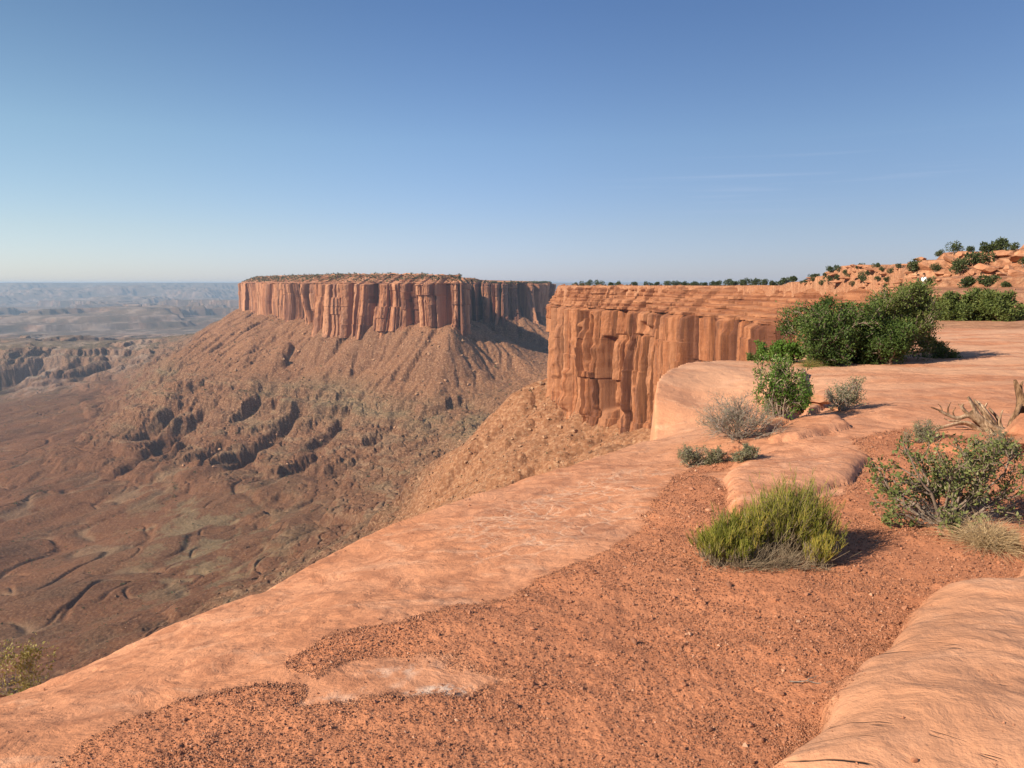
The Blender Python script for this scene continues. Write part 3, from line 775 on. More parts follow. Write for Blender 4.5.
r0 = np.geomspace(110, 250, NLO + 1)[:-1]
r1 = np.geomspace(250, 5600, NMAIN)
r2 = np.r_[r0, r1, np.geomspace(5600, 31000, 230)[1:]]
AZ0, AZ1, NAZ = -45.0, 22.0, 1200
aa = np.radians(np.linspace(AZ0, AZ1, NAZ)); A2, R2 = np.meshgrid(aa, r2)
fx = np.sin(A2) * R2; fy = np.cos(A2) * R2
fz = terrain_z(fx, fy)
RR = np.hypot(fx, fy)
nearw = 1 - sst(2400, 3600, RR)
steepz = sst(-185, -205, fz) * (1 - sst(-290, -320, fz))
fz += nearw * ((.9 - .55 * sst(-290, -320, fz)) * fbm2(fx / 22, fy / 22, 3, 211) + .5 * np.abs(n2(fx / 6, fy / 6, 214)))
fz -= nearw * (.5 + .6 * steepz - .38 * sst(-290, -320, fz)) * 2.4 * (1 - np.abs(n2(fx / 19 + .3 * n2(fx / 9, fy / 9, 226), fy / 30, 225)) * 2.2).clip(0, 1) ** 2
lay_ = n2(fz / 6.5 + .5 * n2(fx / 90, fy / 90, 228), fx / 400, 227)
fz += nearw * steepz * 1.1 * np.round(lay_ * 1.5)
smooth_floor = sst(-330, -400, fz)
wa_ = fx * .8 + fy * .6; wb_ = -fx * .6 + fy * .8
chan = np.exp(-(n2(wa_ / 420 + .35 * n2(fx / 90, fy / 90, 216), wb_ / 130 + .3 * n2(fx / 70, fy / 70, 217), 215) / .045) ** 2) + .6 * np.exp(-(n2(wa_ / 190 + .4 * n2(fx / 50, fy / 50, 218), wb_ / 70, 219) / .05) ** 2)
fl_ = sst(-285, -318, fz) * nearw
fz += fl_ * (15 * n2(wa_ / 420, wb_ / 150, 242) + 8 * fbm2(wa_ / 240, wb_ / 80, 3, 224))
fz -= fl_ * 3.4 * chan
# colours of beds and soils
gr = np.gradient(fz, axis=0) / np.maximum(np.gradient(RR, axis=0), 1e-6)
gt = np.gradient(fz, axis=1) / np.maximum(RR * (aa[1] - aa[0]), 1e-6)
slope = np.hypot(gr, gt)
c = np.zeros(fx.shape + (3,)); c[:] = (.126, .055, .029)
nA = fbm2(fx / 240, fy / 240, 4, 221); nB = fbm2(fx / 60, fy / 60, 4, 222); nC = fbm2(fx / 900, fy / 900, 3, 223)
zz = fz + 14 * nA
c = cmix(c, sst(-310, -200, zz), (.160, .071, .036))
c = cmix(c, sst(-205, -130, zz) * .9, (.205, .094, .049))
c = cmix(c, sst(-.1, .5, nA) * sst(-280, -320, zz) * .6, (.165, .070, .035))
c = cmix(c, sst(.0, .5, nB) * sst(-280, -320, zz) * .5, (.088, .048, .029))
beds = n2(zz / 7.5, nC * 2, 229) + .5 * n2(zz / 2.6, nA * 3, 230)
c = cmix(c, sst(.15, .5, beds) * steepz * nearw * .55, (.105, .048, .029))
c = cmix(c, sst(.2, .55, -beds) * steepz * nearw * .5, (.215, .145, .088))
band_g = np.exp(-((zz + 217) / 22) ** 2) * sst(-.25, .35, nC + .4 * nB) 
c = cmix(c, np.clip(band_g, 0, 1) * .75, (.125, .098, .057))
c = cmix(c, np.exp(-((zz + 262) / 22) ** 2) * sst(.0, .5, nB) * .6, (.115, .085, .05))
c = cmix(c, np.clip(chan, 0, 1) * fl_ * .6 * sst(-.1, .2, nB), (.20, .13, .08))
wx0, wy0 = G(205, 540, -335)
c = cmix(c, np.exp(-(((fx - wx0) * .85 + (fy - wy0) * .5) / 90) ** 2 - (((fy - wy0) * .85 - (fx - wx0) * .5) / 240) ** 2) * sst(.0, .35, nB + .4 * fbm2(fx / 14, fy / 14, 3, 243)) * .8, (.19, .145, .082))
c = cmix(c, sst(.1, .5, nC) * fl_ * .22, (.105, .065, .038))
c = cmix(c, sst(.75, 1.3, slope) * .55 * nearw, (.10, .044, .026))
head = np.exp(-((fx - 20) ** 2 + (fy - 520) ** 2) / 330 ** 2) * sst(-230, -150, zz)
c = cmix(c, head * .7, (.30, .135, .066))
# white rim bench and the plains beyond
fw = sst(2500, 3000, RR)
flat = sst(.35, .1, slope)
nD = fbm2(fx / 520, fy / 900, 6, 231, .62); nE = fbm2(fx / 150, fy / 330, 5, 232, .65)
pl = np.zeros_like(c); pl[:] = (.125, .088, .062)
pl = cmix(pl, sst(-.1, .35, nD), (.19, .112, .075))
pl = cmix(pl, sst(.1, .45, nE) * .5, (.36, .28, .23))
pl = cmix(pl, sst(.05, .4, -nE + .3 * nD) * .8, (.07, .060, .046))
pl = cmix(pl, sst(.35, .8, slope) * .7, (.12, .065, .045))
bench = sst(2650, 2800, RR) * (1 - sst(3300, 3700, RR)) * flat
pl = cmix(pl, bench * .75, (.095, .080, .048))
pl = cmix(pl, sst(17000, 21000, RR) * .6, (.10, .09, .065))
c = c * (1 - fw[..., None]) + pl * fw[..., None]
M_ter = m_vcol('canyon_soil', .34, .85, .16, 1.1)
terrain = mesh('canyon_terrain', np.stack([fx, fy, fz], -1).reshape(-1, 3), grid_faces(*fx.shape)[:, ::-1], M_ter, smooth=False, attrs={'col': c.reshape(-1, 3), 'rough': (1 - .6 * sst(-250, -310, fz)).ravel()})
tag(terrain, 'brown canyon floor, scree slopes and hazy plains beyond', kind='structure')

# ------------------------------------------------------------------ haze
hv = np.array([(x, y, z) for x in (-36000, 36000) for y in (-4000, 34000) for z in (-640, 30)], float)
hf = [(0, 1, 3, 2), (4, 6, 7, 5), (0, 4, 5, 1), (2, 3, 7, 6), (0, 2, 6, 4), (1, 5, 7, 3)]
hm = bpy.data.materials.new('haze'); hm.use_nodes = True
hm.node_tree.nodes.clear()
ho = hm.node_tree.nodes.new('ShaderNodeOutputMaterial'); hvn = hm.node_tree.nodes.new('ShaderNodeVolumePrincipled')
hvn.inputs['Color'].default_value = (.56, .77, 1.0, 1); hvn.inputs['Density'].default_value = 4.8e-5; hvn.inputs['Anisotropy'].default_value = 0.1
hm.node_tree.links.new(hvn.outputs[0], ho.inputs['Volume'])
tag(mesh('haze', hv, hf, hm, smooth=False), kind='stuff')

#PART2
# ------------------------------------------------------------------ plants: stems, leaves, bushes
def unit(v): return v / (np.linalg.norm(v, axis=-1, keepdims=True) + 1e-9)
def stems(base, d, L, r, bend, seg=3, sides=3, tip=.3, wob=0.0, g=None):
    """Tapering tubes: base (N,3), direction, length, radius, bend vector."""
    g = g or rng; N = len(base); t = np.linspace(0, 1, seg + 1)
    p = base[:, None] + d[:, None] * (L[:, None] * t)[..., None] + bend[:, None] * (L[:, None] * t ** 2)[..., None]
    if wob: p[:, 1:] += g.normal(0, 1, (N, seg, 3)) * (wob * L)[:, None, None]
    a = unit(np.cross(d, g.normal(0, 1, (N, 3)))); b = np.cross(unit(d), a)
    ang = np.arange(sides) * 2 * np.pi / sides
    ring = a[:, None] * np.cos(ang)[None, :, None] + b[:, None] * np.sin(ang)[None, :, None]
    rad = r[:, None] * (1 - (1 - tip) * t)
    v = p[:, :, None] + ring[:, None] * rad[..., None, None]
    v = v.reshape(-1, 3)
    n_i = np.arange(N)[:, None, None] * (seg + 1) * sides; s_i = np.arange(seg)[None, :, None] * sides
    k = np.arange(sides)[None, None]; k2 = (k + 1) % sides
    f = np.stack([n_i + s_i + k, n_i + s_i + k2, n_i + s_i + sides + k2, n_i + s_i + sides + k], -1).reshape(-1, 4)
    return v, f, p
def leaf_quads(p, a, L, w, g):
    b = unit(np.cross(a, g.normal(0, 1, p.shape)))
    m = p + a * (L * .45)[:, None]; n = np.cross(a, b) * (L * .12)[:, None]
    v = np.stack([p, m + b * (w * .5)[:, None] + n, p + a * L[:, None], m - b * (w * .5)[:, None] + n], 1).reshape(-1, 3)
    return v, np.arange(len(v)).reshape(-1, 4)
def merge(*vf):
    vs, fs, n = [], [], 0
    for v, f in vf: vs.append(v); fs.append(f + n); n += len(v)
    return np.vstack(vs), np.vstack(fs)
def along(p, idx, t):
    seg = p.shape[1] - 1; x = t * seg; i = np.minimum(x.astype(int), seg - 1); u = (x - i)[:, None]
    a = p[idx, i]; b = p[idx, i + 1]
    return a * (1 - u) + b * u, unit(b - a)

M_bark = m_bark('grey_bark', (.16, .115, .085), (.27, .21, .165))
M_dark = m_leaf('dark_leaf', (.042, .078, .016), (.105, .155, .034), (.17, .19, .06))
M_jun = m_leaf('juniper_leaf', (.070, .105, .026), (.165, .195, .052), (.22, .21, .07))
M_bright = m_leaf('bright_leaf', (.065, .15, .018), (.14, .24, .04), (.24, .27, .08), .35)
M_yel = m_leaf('yellowgreen_leaf', (.20, .19, .05), (.38, .31, .10), (.50, .37, .13), .25)
M_grey = m_leaf('greygreen_leaf', (.15, .16, .075), (.26, .25, .15), (.36, .33, .23))
M_ash = m_leaf('olive_leaf', (.095, .125, .032), (.20, .215, .075), (.30, .28, .14))
M_cream = m_leaf('cream_seed', (.34, .33, .16), (.50, .46, .28))
M_twig = m_bark('dry_twig', (.20, .165, .13), (.36, .31, .26), 60)
M_straw = m_leaf('straw', (.48, .34, .18), (.66, .50, .30), (.38, .25, .13), .15)

def bush(name, loc, w, h, label, cat, seed, mat, n=(12, 7, 5), leaves=12, L=(.03, .05), asp=.45, flat=.25, stem_r=.012, twig_mat=None, jit=.05, lean=(0, 0), depth=None, group=None, extra=None, seg=3, low=-.05):
    """A shrub grown in three orders of branching, leaves along the last order, fitted to width w and height h."""
    g = np.random.default_rng(seed)
    n0, n1, n2_ = n
    az = g.uniform(0, 2 * np.pi, n0); el = g.uniform(flat, 1.0, n0) * np.pi / 2
    d = np.stack([np.cos(az) * np.cos(el), np.sin(az) * np.cos(el), np.sin(el)], 1)
    b0 = np.c_[g.normal(0, .05, (n0, 2)), np.zeros(n0)]
    l0 = g.uniform(.55, 1.0, n0)
    v0, f0, p0 = stems(b0, d, l0, np.full(n0, stem_r * 1.6 / max(w, h)), np.c_[np.zeros((n0, 2)), g.uniform(-.1, .15, n0)], 4, 4, .45, .04, g)
    i1 = np.repeat(np.arange(n0), n1); q, dd = along(p0, i1, g.uniform(.3, 1, len(i1)))
    d1 = unit(dd + g.normal(0, .62, q.shape)); l1 = g.uniform(.22, .5, len(i1))
    v1, f1, p1 = stems(q, d1, l1, np.full(len(i1), stem_r * .8 / max(w, h)), np.c_[np.zeros((len(i1), 2)), g.uniform(-.05, .2, len(i1))], 3, 3, .5, .05, g)
    i2 = np.repeat(np.arange(len(i1)), n2_); q, dd = along(p1, i2, g.uniform(.25, 1, len(i2)))
    d2 = unit(dd + g.normal(0, .7, q.shape)); l2 = g.uniform(.08, .2, len(i2))
    v2, f2, p2 = stems(q, d2, l2, np.full(len(i2), stem_r * .4 / max(w, h)), np.zeros((len(i2), 3)), 2, 3, .5, .04, g)
    tips = p2.reshape(-1, 3)
    lo = np.percentile(tips, 3, 0); hi = np.percentile(tips, 97, 0)
    sc = np.array([w / (hi[0] - lo[0]), (depth or w) / (hi[1] - lo[1]), h / hi[2]])
    ce = np.array([(hi[0] + lo[0]) / 2, (hi[1] + lo[1]) / 2, 0])
    def fit(v):
        v = (v - ce * np.clip(v[:, 2:3] / hi[2] * 2, 0, 1)) * sc
        v[:, 0] += lean[0] * v[:, 2]; v[:, 1] += lean[1] * v[:, 2]
        v[:, 2] = np.maximum(np.where(v[:, 2] > h, h + .25 * (v[:, 2] - h), v[:, 2]), low)
        hw = w * .5 * 1.02
        v[:, 0] = np.where(np.abs(v[:, 0]) > hw, np.sign(v[:, 0]) * (hw + .12 * (np.abs(v[:, 0]) - hw)), v[:, 0])
        hd = (depth or w) * .5 * 1.02
        v[:, 1] = np.where(np.abs(v[:, 1]) > hd, np.sign(v[:, 1]) * (hd + .12 * (np.abs(v[:, 1]) - hd)), v[:, 1])
        return v
    root = empty(name, loc); tag(root, label, cat, group)
    bv, bf = merge((v0, f0), (v1, f1), (v2, f2))
    mesh('branches', fit(bv), bf, twig_mat or M_bark, root)
    if leaves:
        i3 = np.repeat(np.arange(len(i2)), leaves); q, dd = along(p2, i3, g.uniform(.1, 1.05, len(i3)))
        q = fit(q) + g.normal(0, jit * min(w, h), q.shape)
        a = unit(dd * .6 + g.normal(0, .8, q.shape) + np.array([0, 0, .35]))
        LL = g.uniform(L[0], L[1], len(q))
        lv, lf = leaf_quads(q, a, LL, LL * asp, g)
        clump = hash2(i2[i3] // 3, 1, seed)
        mesh('foliage', lv, lf, mat, root, attrs={'var': np.clip(.55 * clump + .45 * g.random(len(lf)), 0, 1)})
    if extra: extra(root, g, p2, fit)
    return root

def hit(px, py, y0, y1, n=1200):
    """Where the sight line of a photo position meets the land."""
    Y = np.geomspace(y0, y1, n)
    u = (px - 512) / F_PX; v = (384 - py) / F_PX; k = Y / (CP + v * SP)
    x = u * k; z = CAM_Z + (-SP + v * CP) * k; gz_ = ground(x, Y)
    m = np.nonzero(gz_ >= z)[0]
    i = m[0] if len(m) else int(np.argmin(z - gz_))
    return float(x[i]), float(Y[i]), float(gz_[i])
def size(px, Y): return px / F_PX * Y

# near shrubs ------------------------------------------------------------------
x, y, z = hit(846, 366, 10, 24)
bush('shrub', (x, y + .6, z - .05), size(82, y), size(60, y), 'large dense dark green rounded shrub on the pale slickrock flat', 'shrub', 21, M_dark, (20, 10, 7), 24, (.035, .07), .5, .05, .03, jit=.045, depth=1.6, group='dark shrubs on the slickrock flat')
x, y, z = hit(914, 363, 10, 24)
bush('juniper', (x, y + .8, z - .05), size(62, y), size(75, y), 'taller olive green juniper right behind the dark rounded shrub', 'juniper', 22, M_jun, (18, 10, 7), 26, (.04, .075), .35, .1, .03, jit=.045, depth=1.5)
x, y, z = hit(893, 365, 10, 24)
bush('shrub', (x, y + .3, z - .05), size(46, y), size(42, y), 'small dark green shrub tucked between the rounded shrub and the juniper', 'shrub', 23, M_dark, (14, 9, 6), 24, (.035, .065), .5, .05, .02, group='dark shrubs on the slickrock flat')
x, y, z = hit(941, 358, 10, 26)
bush('shrub', (x, y + .1, z - .03), size(28, y), size(19, y), 'knee high green shrub at the foot of the olive juniper', 'shrub', 24, M_jun, (10, 7, 5), 14, (.03, .055), .4, .02, .015)
x, y, z = hit(788, 363, 10, 24)
bush('shrub', (x, y + .4, z - .05), size(38, y), size(20, y), 'bright yellow green leafy shrub left of the dark rounded shrub', 'shrub', 25, M_bright, (12, 8, 5), 14, (.04, .075), .4, .05, .015)
x, y, z = hit(765, 361, 10, 24)
bush('shrub', (x, y + .3, z - .05), size(22, y), size(12, y), 'low dull green shrub at the back edge of the pale block', 'shrub', 26, M_jun, (9, 6, 5), 12, (.035, .06), .45, .02, .012)
def seeds(root, g, p2, fit):
    q = fit(p2.reshape(-1, 3)); q = q[q[:, 2] > np.percentile(q[:, 2], 62)]
    q = q[g.integers(0, len(q), 620)] + g.normal(0, .02, (620, 3))
    a = unit(g.normal(0, 1, q.shape) + np.array([0, 0, .6])); LL = g.uniform(.015, .032, len(q))
    v, f = leaf_quads(q, a, LL, LL * .6, g)
    mesh('blossom', v, f, M_cream, root, attrs={'var': g.random(len(f))})
x, y, z = hit(785, 421, 6, 14)
bush('shrub', (x, y + .15, z - .04), size(42, y), size(64, y), 'upright bright green shrub with cream seed heads beside a dark crack', 'shrub', 27, M_bright, (13, 8, 5), 11, (.025, .045), .35, .35, .012, extra=seeds, depth=.4)
x, y, z = hit(803, 412, 6, 14)
bush('shrub', (x, y + .1, z - .05), size(16, y), size(34, y), 'narrow dark shaded shrub growing in the rock crack', 'shrub', 28, M_dark, (8, 6, 4), 9, (.025, .04), .4, .2, .01)
x, y, z = hit(847, 412, 6, 14)
bush('shrub', (x, y + .1, z - .03), size(32, y), size(36, y), 'airy grey green shrub standing alone on bare slickrock', 'shrub', 29, M_grey, (14, 8, 4), 6, (.014, .028), .45, .25, .006, twig_mat=M_twig)
# dry shrub: bare grey twigs
x, y, z = hit(742, 440, 5, 12)
bush('dry_shrub', (x, y + .1, z - .03), size(72, y), size(46, y), 'dry grey shrub of bare twigs on a small red mound', 'shrub', 30, M_grey, (34, 10, 5), 2, (.010, .020), .35, .18, .0055, twig_mat=M_twig, lean=(-.12, 0))
for (px, py, w, h, sd, lab) in [(693, 466, 26, 20, 31, 'low grey green cushion plant at the left end of the red mound'), (719, 463, 26, 16, 32, 'low grey green cushion plant in front of the dry twiggy shrub'), (748, 460, 22, 16, 33, 'low grey green cushion plant right below the dry twiggy shrub')]:
    x, y, z = hit(px, py, 5, 12)
    bush('cushion_plant', (x, y + .05, z - .02), size(w, y), size(h, y), lab, 'plant', sd, M_grey, (16, 7, 4), 7, (.010, .02), .4, .05, .004, twig_mat=M_twig, group='cushion plants round the dry shrub')
x, y, z = hit(923, 444, 5, 12)
bush('cushion_plant', (x, y + .05, z - .02), size(32, y), size(24, y), 'small grey cushion plant left of the weathered dead wood', 'plant', 34, M_grey, (16, 7, 4), 7, (.010, .02), .4, .1, .004, twig_mat=M_twig)
x, y, z = hit(995, 452, 5, 12)
bush('cushion_plant', (x, y - .03, z - .02), size(26, y), size(24, y), 'small grey plant growing in front of the dead wood stump', 'plant', 35, M_grey, (16, 7, 4), 7, (.010, .02), .4, .1, .004, twig_mat=M_twig)
# open leafy ash shrub at the right
x, y, z = hit(962, 533, 3.6, 8)
def dead_twigs(root, g, p2, fit):
    n = 150; az = g.uniform(0, 2 * np.pi, n); el = g.uniform(.0, .9, n)
    d = np.stack([np.cos(az) * np.cos(el), np.sin(az) * np.cos(el), np.sin(el)], 1)
    b = np.c_[g.normal(0, .12, (n, 2)), np.full(n, .0)]
    v, f, p = stems(b, d, g.uniform(.15, .42, n), np.full(n, .0022), g.normal(0, .15, (n, 3)), 4, 3, .3, .03, g)
    v[:, 2] = np.maximum(v[:, 2], .0)
    mesh('dead_twigs', v, f, M_twig, root)
bush('shrub', (x, y + .2, z - .03), size(122, y), size(94, y), 'open branched olive green shrub with grey stems near the right edge', 'shrub', 36, M_ash, (17, 7, 5), 8, (.018, .034), .6, .12, .011, extra=dead_twigs, depth=.62, jit=.03)
# yellow bush below the rim, bottom left
x, y = P(16, 690, 5.0)[:2]
z = gz(x, y)
bush('shrub', (x, y, z), .40, max(P(16, 662, 5.0)[2] - z, .4), 'yellow green shrub rising from below the rim at the bottom left', 'shrub', 37, M_yel, (22, 9, 6), 12, (.015, .03), .4, .35, .008, twig_mat=M_twig)

# broom-like bush of fine green stems
def broom(loc, label):
    g = np.random.default_rng(77)
    root = empty('broom_bush', loc); tag(root, label, 'bush')
    C = [(-.40, -.08, .22, 260), (-.31, .05, .27, 320), (-.20, .12, .31, 330), (-.10, .06, .34, 360), (.08, .18, .40, 620), (.17, .07, .47, 900), (.29, .12, .43, 700), (.39, .0, .33, 340), (.32, -.16, .22, 240), (-.44, .08, .20, 160), (-.24, -.12, .17, 150)]
    V = {'green_stems': [], 'yellow_stems': [], 'dry_stems': []}; A = {k: [] for k in V}
    for ci, (cx, cy, h, n) in enumerate(C):
        b = np.c_[g.normal(cx, .03, n), g.normal(cy, .03, n), np.zeros(n)]
        az = g.uniform(0, 2 * np.pi, n); el = np.arcsin(g.uniform(.84, 1, n))
        d = np.stack([np.cos(az) * np.cos(el), np.sin(az) * np.cos(el), np.sin(el)], 1)
        L = h * g.uniform(.5, 1.0, n) * (.62 + .38 * np.sin(el))
        yel = .6 if ci == 8 else (.35 if ci == 3 else .04)
        kind = g.random(n)
        tp = b + d * L[:, None]; gap = n2(tp[:, 0] * 9 + ci, tp[:, 2] * 6 + tp[:, 1] * 9, 6) > .12
        kind = np.where(gap & (kind > .3), 9, kind); L = L * (1 + .22 * n2(tp[:, 0] * 14, tp[:, 1] * 14, 8))
        for key, m in (('dry_stems', kind < .16), ('yellow_stems', (kind >= .16) & (kind < .16 + yel)), ('green_stems', (kind >= .16 + yel) & (kind < 2))):
            k = m.sum(); LL = L[m] * (1 if key != 'dry_stems' else .75)
            v, f, p = stems(b[m], d[m], LL, np.full(k, .0022), g.normal(0, .10, (k, 3)) + np.array([0, 0, .12]), 4, 3, .4, .02, g)
            V['dry_stems'].append((v, f)); A['dry_stems'].append(np.repeat(g.random(k) * .6, 12))
            i = np.repeat(np.arange(k), 10); q, dd = along(p, i, g.uniform(.45, 1.0, len(i)))
            v, f, _ = stems(q, unit(dd * .7 + g.normal(0, .30, q.shape) + np.array([0, 0, .4])), g.uniform(.03, .075, len(i)) * (.6 if key == 'dry_stems' else 1), np.full(len(i), .0018), np.zeros((len(i), 3)), 2, 3, .55, .03, g)
            V[key].append((v, f)); A[key].append(np.repeat(g.random(len(i)), 6))
    n = 1500
    b = np.c_[g.normal(-.04, .17, n), g.normal(-.12, .07, n), np.zeros(n)]
    d = unit(np.c_[g.normal(0, .8, (n, 2)) + np.array([0, -.4]), g.uniform(.1, .8, n)])
    v, f, _ = stems(b, d, g.uniform(.06, .21, n), np.full(n, .0020), g.normal(0, .3, (n, 3)), 3, 3, .4, .05, g)
    v[:, 2] = np.maximum(v[:, 2], .0)
    V['dry_stems'].append((v, f)); A['dry_stems'].append(np.repeat(g.random(n), 9))
    mats = {'green_stems': m_leaf('broom_green', (.14, .165, .02), (.42, .41, .07), (.50, .44, .11), .3),
            'yellow_stems': m_leaf('broom_yellow', (.36, .32, .06), (.50, .38, .07), None, .2), 'dry_stems': m_leaf('broom_dry', (.20, .15, .095), (.36, .28, .19), None, .05)}
    for key in V:
        v, f = merge(*V[key]); mesh(key, v * np.array([.76, .76, .84]), f, mats[key], root, attrs={'var': np.concatenate(A[key])})
    return root
x, y, z = hit(777, 568, 3, 6)
broom((x, y + .16, z - .02), 'yellow green broom-like bush alone in the red gravel')

def tussock(loc, r, h, n, seed, label, mat=None, dirb=(0, 0)):
    g = np.random.default_rng(seed)
    az = g.uniform(0, 2 * np.pi, n); el = g.uniform(.35, 1.45, n)
    d = np.stack([np.cos(az) * np.cos(el) + dirb[0], np.sin(az) * np.cos(el) + dirb[1], np.sin(el)], 1); d = unit(d)
    L = np.hypot(r, h) * g.uniform(.6, 1.1, n)
    b = np.c_[g.normal(0, r * .18, (n, 2)), np.zeros(n)]
    v, f, _ = stems(b, d, L, np.full(n, .0017), np.c_[d[:, :2] * .35, -.55 * np.ones(n) * g.uniform(.5, 1.2, n)], 5, 3, .25, .01, g)
    v[:, 2] = np.maximum(v[:, 2], -.01)
    o = mesh('grass_tussock', v, f, mat or M_straw, attrs={'var': np.repeat(g.random(n), 15)})
    o.location = loc; tag(o, label, 'grass tussock')
    return o
x, y, z = hit(984, 543, 3.5, 7)
tussock((x, y - .04, z - .01), .25, .17, 900, 41, 'straw coloured grass tussock under the open olive shrub')
x, y, z = hit(1018, 545, 3.5, 7)
tussock((x, y, z - .01), .12, .10, 300, 42, 'small straw grass tuft at the right edge beside the tussock')
x, y, z = hit(810, 367, 10, 20)
tussock((x, y, z - .01), .22, .22, 400, 43, 'yellowed grass tuft at the foot of the dark rounded shrub', M_yel)

# junipers beyond the flat, at the foot of the hill
for (px, w, h, sd, lab) in [(957, 40, 26, 51, 'olive juniper at the foot of the hill, just right of the tall juniper'), (985, 44, 29, 52, 'broad olive juniper at the foot of the hill, middle one of the row'), (1018, 40, 27, 53, 'olive juniper at the foot of the hill by the right edge'), (932, 30, 24, 54, 'juniper at the foot of the hill half hidden behind the tall juniper')]:
    x, y, z = hit(px, 321, 25, 45)
    bush('juniper', (x, y + 1.0, z - .1), size(w, y), size(h, y), lab, 'juniper', sd, M_jun, (14, 9, 6), 22, (.10, .19), .4, .08, .05, jit=.05, group='junipers at the foot of the hill')

# dead wood -------------------------------------------------------------------
M_wood = m_bark('weathered_wood', (.20, .125, .075), (.46, .325, .215), 30)
M_wood2 = m_bark('dark_wood', (.10, .055, .032), (.27, .165, .095), 26)
def limb(pts, r0, r1, seed, sides=9, rough=.22, n=26):
    """One weathered, fissured limb through the given points."""
    g = np.random.default_rng(seed); p = np.array(pts, float); t = np.linspace(0, len(p) - 1, n)
    def cat(a, b, c, d, u): return .5 * ((2 * b) + (c - a) * u + (2 * a - 5 * b + 4 * c - d) * u * u + (3 * b - a - 3 * c + d) * u ** 3)
    i = np.minimum(t.astype(int), len(p) - 2); u = (t - i)[:, None]
    q = cat(p[np.maximum(i - 1, 0)], p[i], p[i + 1], p[np.minimum(i + 2, len(p) - 1)], u)
    d = unit(np.gradient(q, axis=0)); a = unit(np.cross(d, np.array([.3, .5, .8]))); b = np.cross(d, a)
    ang = np.arange(sides) * 2 * np.pi / sides
    tt = np.linspace(0, 1, n)
    rad = (r0 + (r1 - r0) * tt)[:, None] * (1 + rough * g.normal(0, 1, sides)[None] + rough * .5 * n2(tt[:, None] * 6 + seed, ang[None] * 1.5, seed))
    tw = ang[None] + tt[:, None] * 1.2
    v = q[:, None] + (a[:, None] * np.cos(tw)[..., None] + b[:, None] * np.sin(tw)[..., None]) * rad[..., None]
    v = v.reshape(-1, 3); f = grid_faces(n, sides, True)
    k = len(v); v = np.vstack([v, q[0], q[-1]])
    j = np.arange(sides); j2 = (j + 1) % sides
    f = np.vstack([f, np.stack([j2, j, np.full(sides, k), np.full(sides, k)], 1)[:, [0, 1, 2, 2]] * 1]) if False else f
    return v, f
def wood(name, specs, label, mat):
    vs = [limb(*s) for s in specs]
    root = empty(name, tuple(vs[0][0].mean(0) * np.array([1, 1, 0]) + np.array([0, 0, 0])))
    tag(root, label, 'dead wood')
    o = Vector(root.location)
    for i, (v, f) in enumerate(vs):
        mesh('trunk' if i == 0 else 'limb', v - np.array(o), f, mat[i] if isinstance(mat, list) else mat, root)
    return root
D = 7.9
def pp(px, py, dy=0): return P(px, py, D + dy)
fallen = [([pp(1060, 452, .1), pp(1020, 440, .05), pp(1000, 432), pp(985, 424), pp(972, 412)], 0.072, 0.0350, 1, 12, .18),
          ([pp(992, 436, -.05), pp(980, 420), pp(973, 406), pp(968, 397)], 0.032, 0.0098, 2),
          ([pp(996, 432), pp(985, 414), pp(976, 402), pp(974, 399)], 0.025, 0.0070, 3),
          ([pp(1000, 430, .05), pp(990, 416), pp(983, 407), pp(978, 401, .1)], 0.023, 0.0084, 4),
          ([pp(1002, 430, .1), pp(997, 418, .1), pp(992, 412, .1), pp(989, 408, .1)], 0.022, 0.0084, 5),
          ([pp(990, 440, -.1), pp(976, 428, -.1), pp(966, 423, -.1), pp(955, 424, -.1), pp(940, 428, -.1), pp(934, 430, -.1)], 0.024, 0.0084, 6),
          ([pp(985, 426), pp(970, 416), pp(958, 418), pp(948, 415), pp(940, 411)], 0.026, 0.0140, 7),
          ([pp(946, 414), pp(938, 410), pp(931, 407)], 0.017, 0.0056, 8),
          ([pp(948, 415, .1), pp(948, 408, .1), pp(951, 402, .1)], 0.012, 0.0028, 9),
          ([pp(942, 412, .1), pp(941, 407, .1), pp(938, 404, .1)], 0.010, 0.0028, 10),
          ([pp(955, 418, .1), pp(953, 412, .1), pp(956, 407, .1)], 0.010, 0.0028, 11),
          ([pp(998, 436), pp(988, 426), pp(984, 412), pp(987, 403)], .020, .006, 13),
          ([pp(1004, 436), pp(1000, 422), pp(1003, 410)], .022, .007, 14),
          ([pp(978, 420), pp(966, 412), pp(958, 404)], .014, .004, 15),
          ([pp(960, 420), pp(950, 421), pp(944, 418)], .012, .004, 16),
          ([pp(988, 432, .1), pp(972, 418, .1), pp(962, 408, .1), pp(963, 404, .1)], 0.022, 0.0112, 12)]
wood('dead_tree', fallen, 'pale splayed dead tree trunk lying on the slickrock', [M_wood] * 7 + [M_wood2] * 4 + [M_wood] * 5)
wood('tree_stump', [([P(1032, 434, 7.6), P(1026, 416, 7.6), P(1022, 399, 7.6), P(1015, 380, 7.6)], 0.101, 0.0126, 21, 12, .30),
                    ([P(1008, 434, 7.5), P(1014, 420, 7.5), P(1021, 404, 7.55)], 0.036, 0.0210, 22),
                    ([P(1020, 392, 7.6), P(1021, 386, 7.6), P(1023, 381, 7.6)], 0.022, 0.0042, 23)],
     'dark upright broken stump at the right edge behind red rocks', M_wood2)

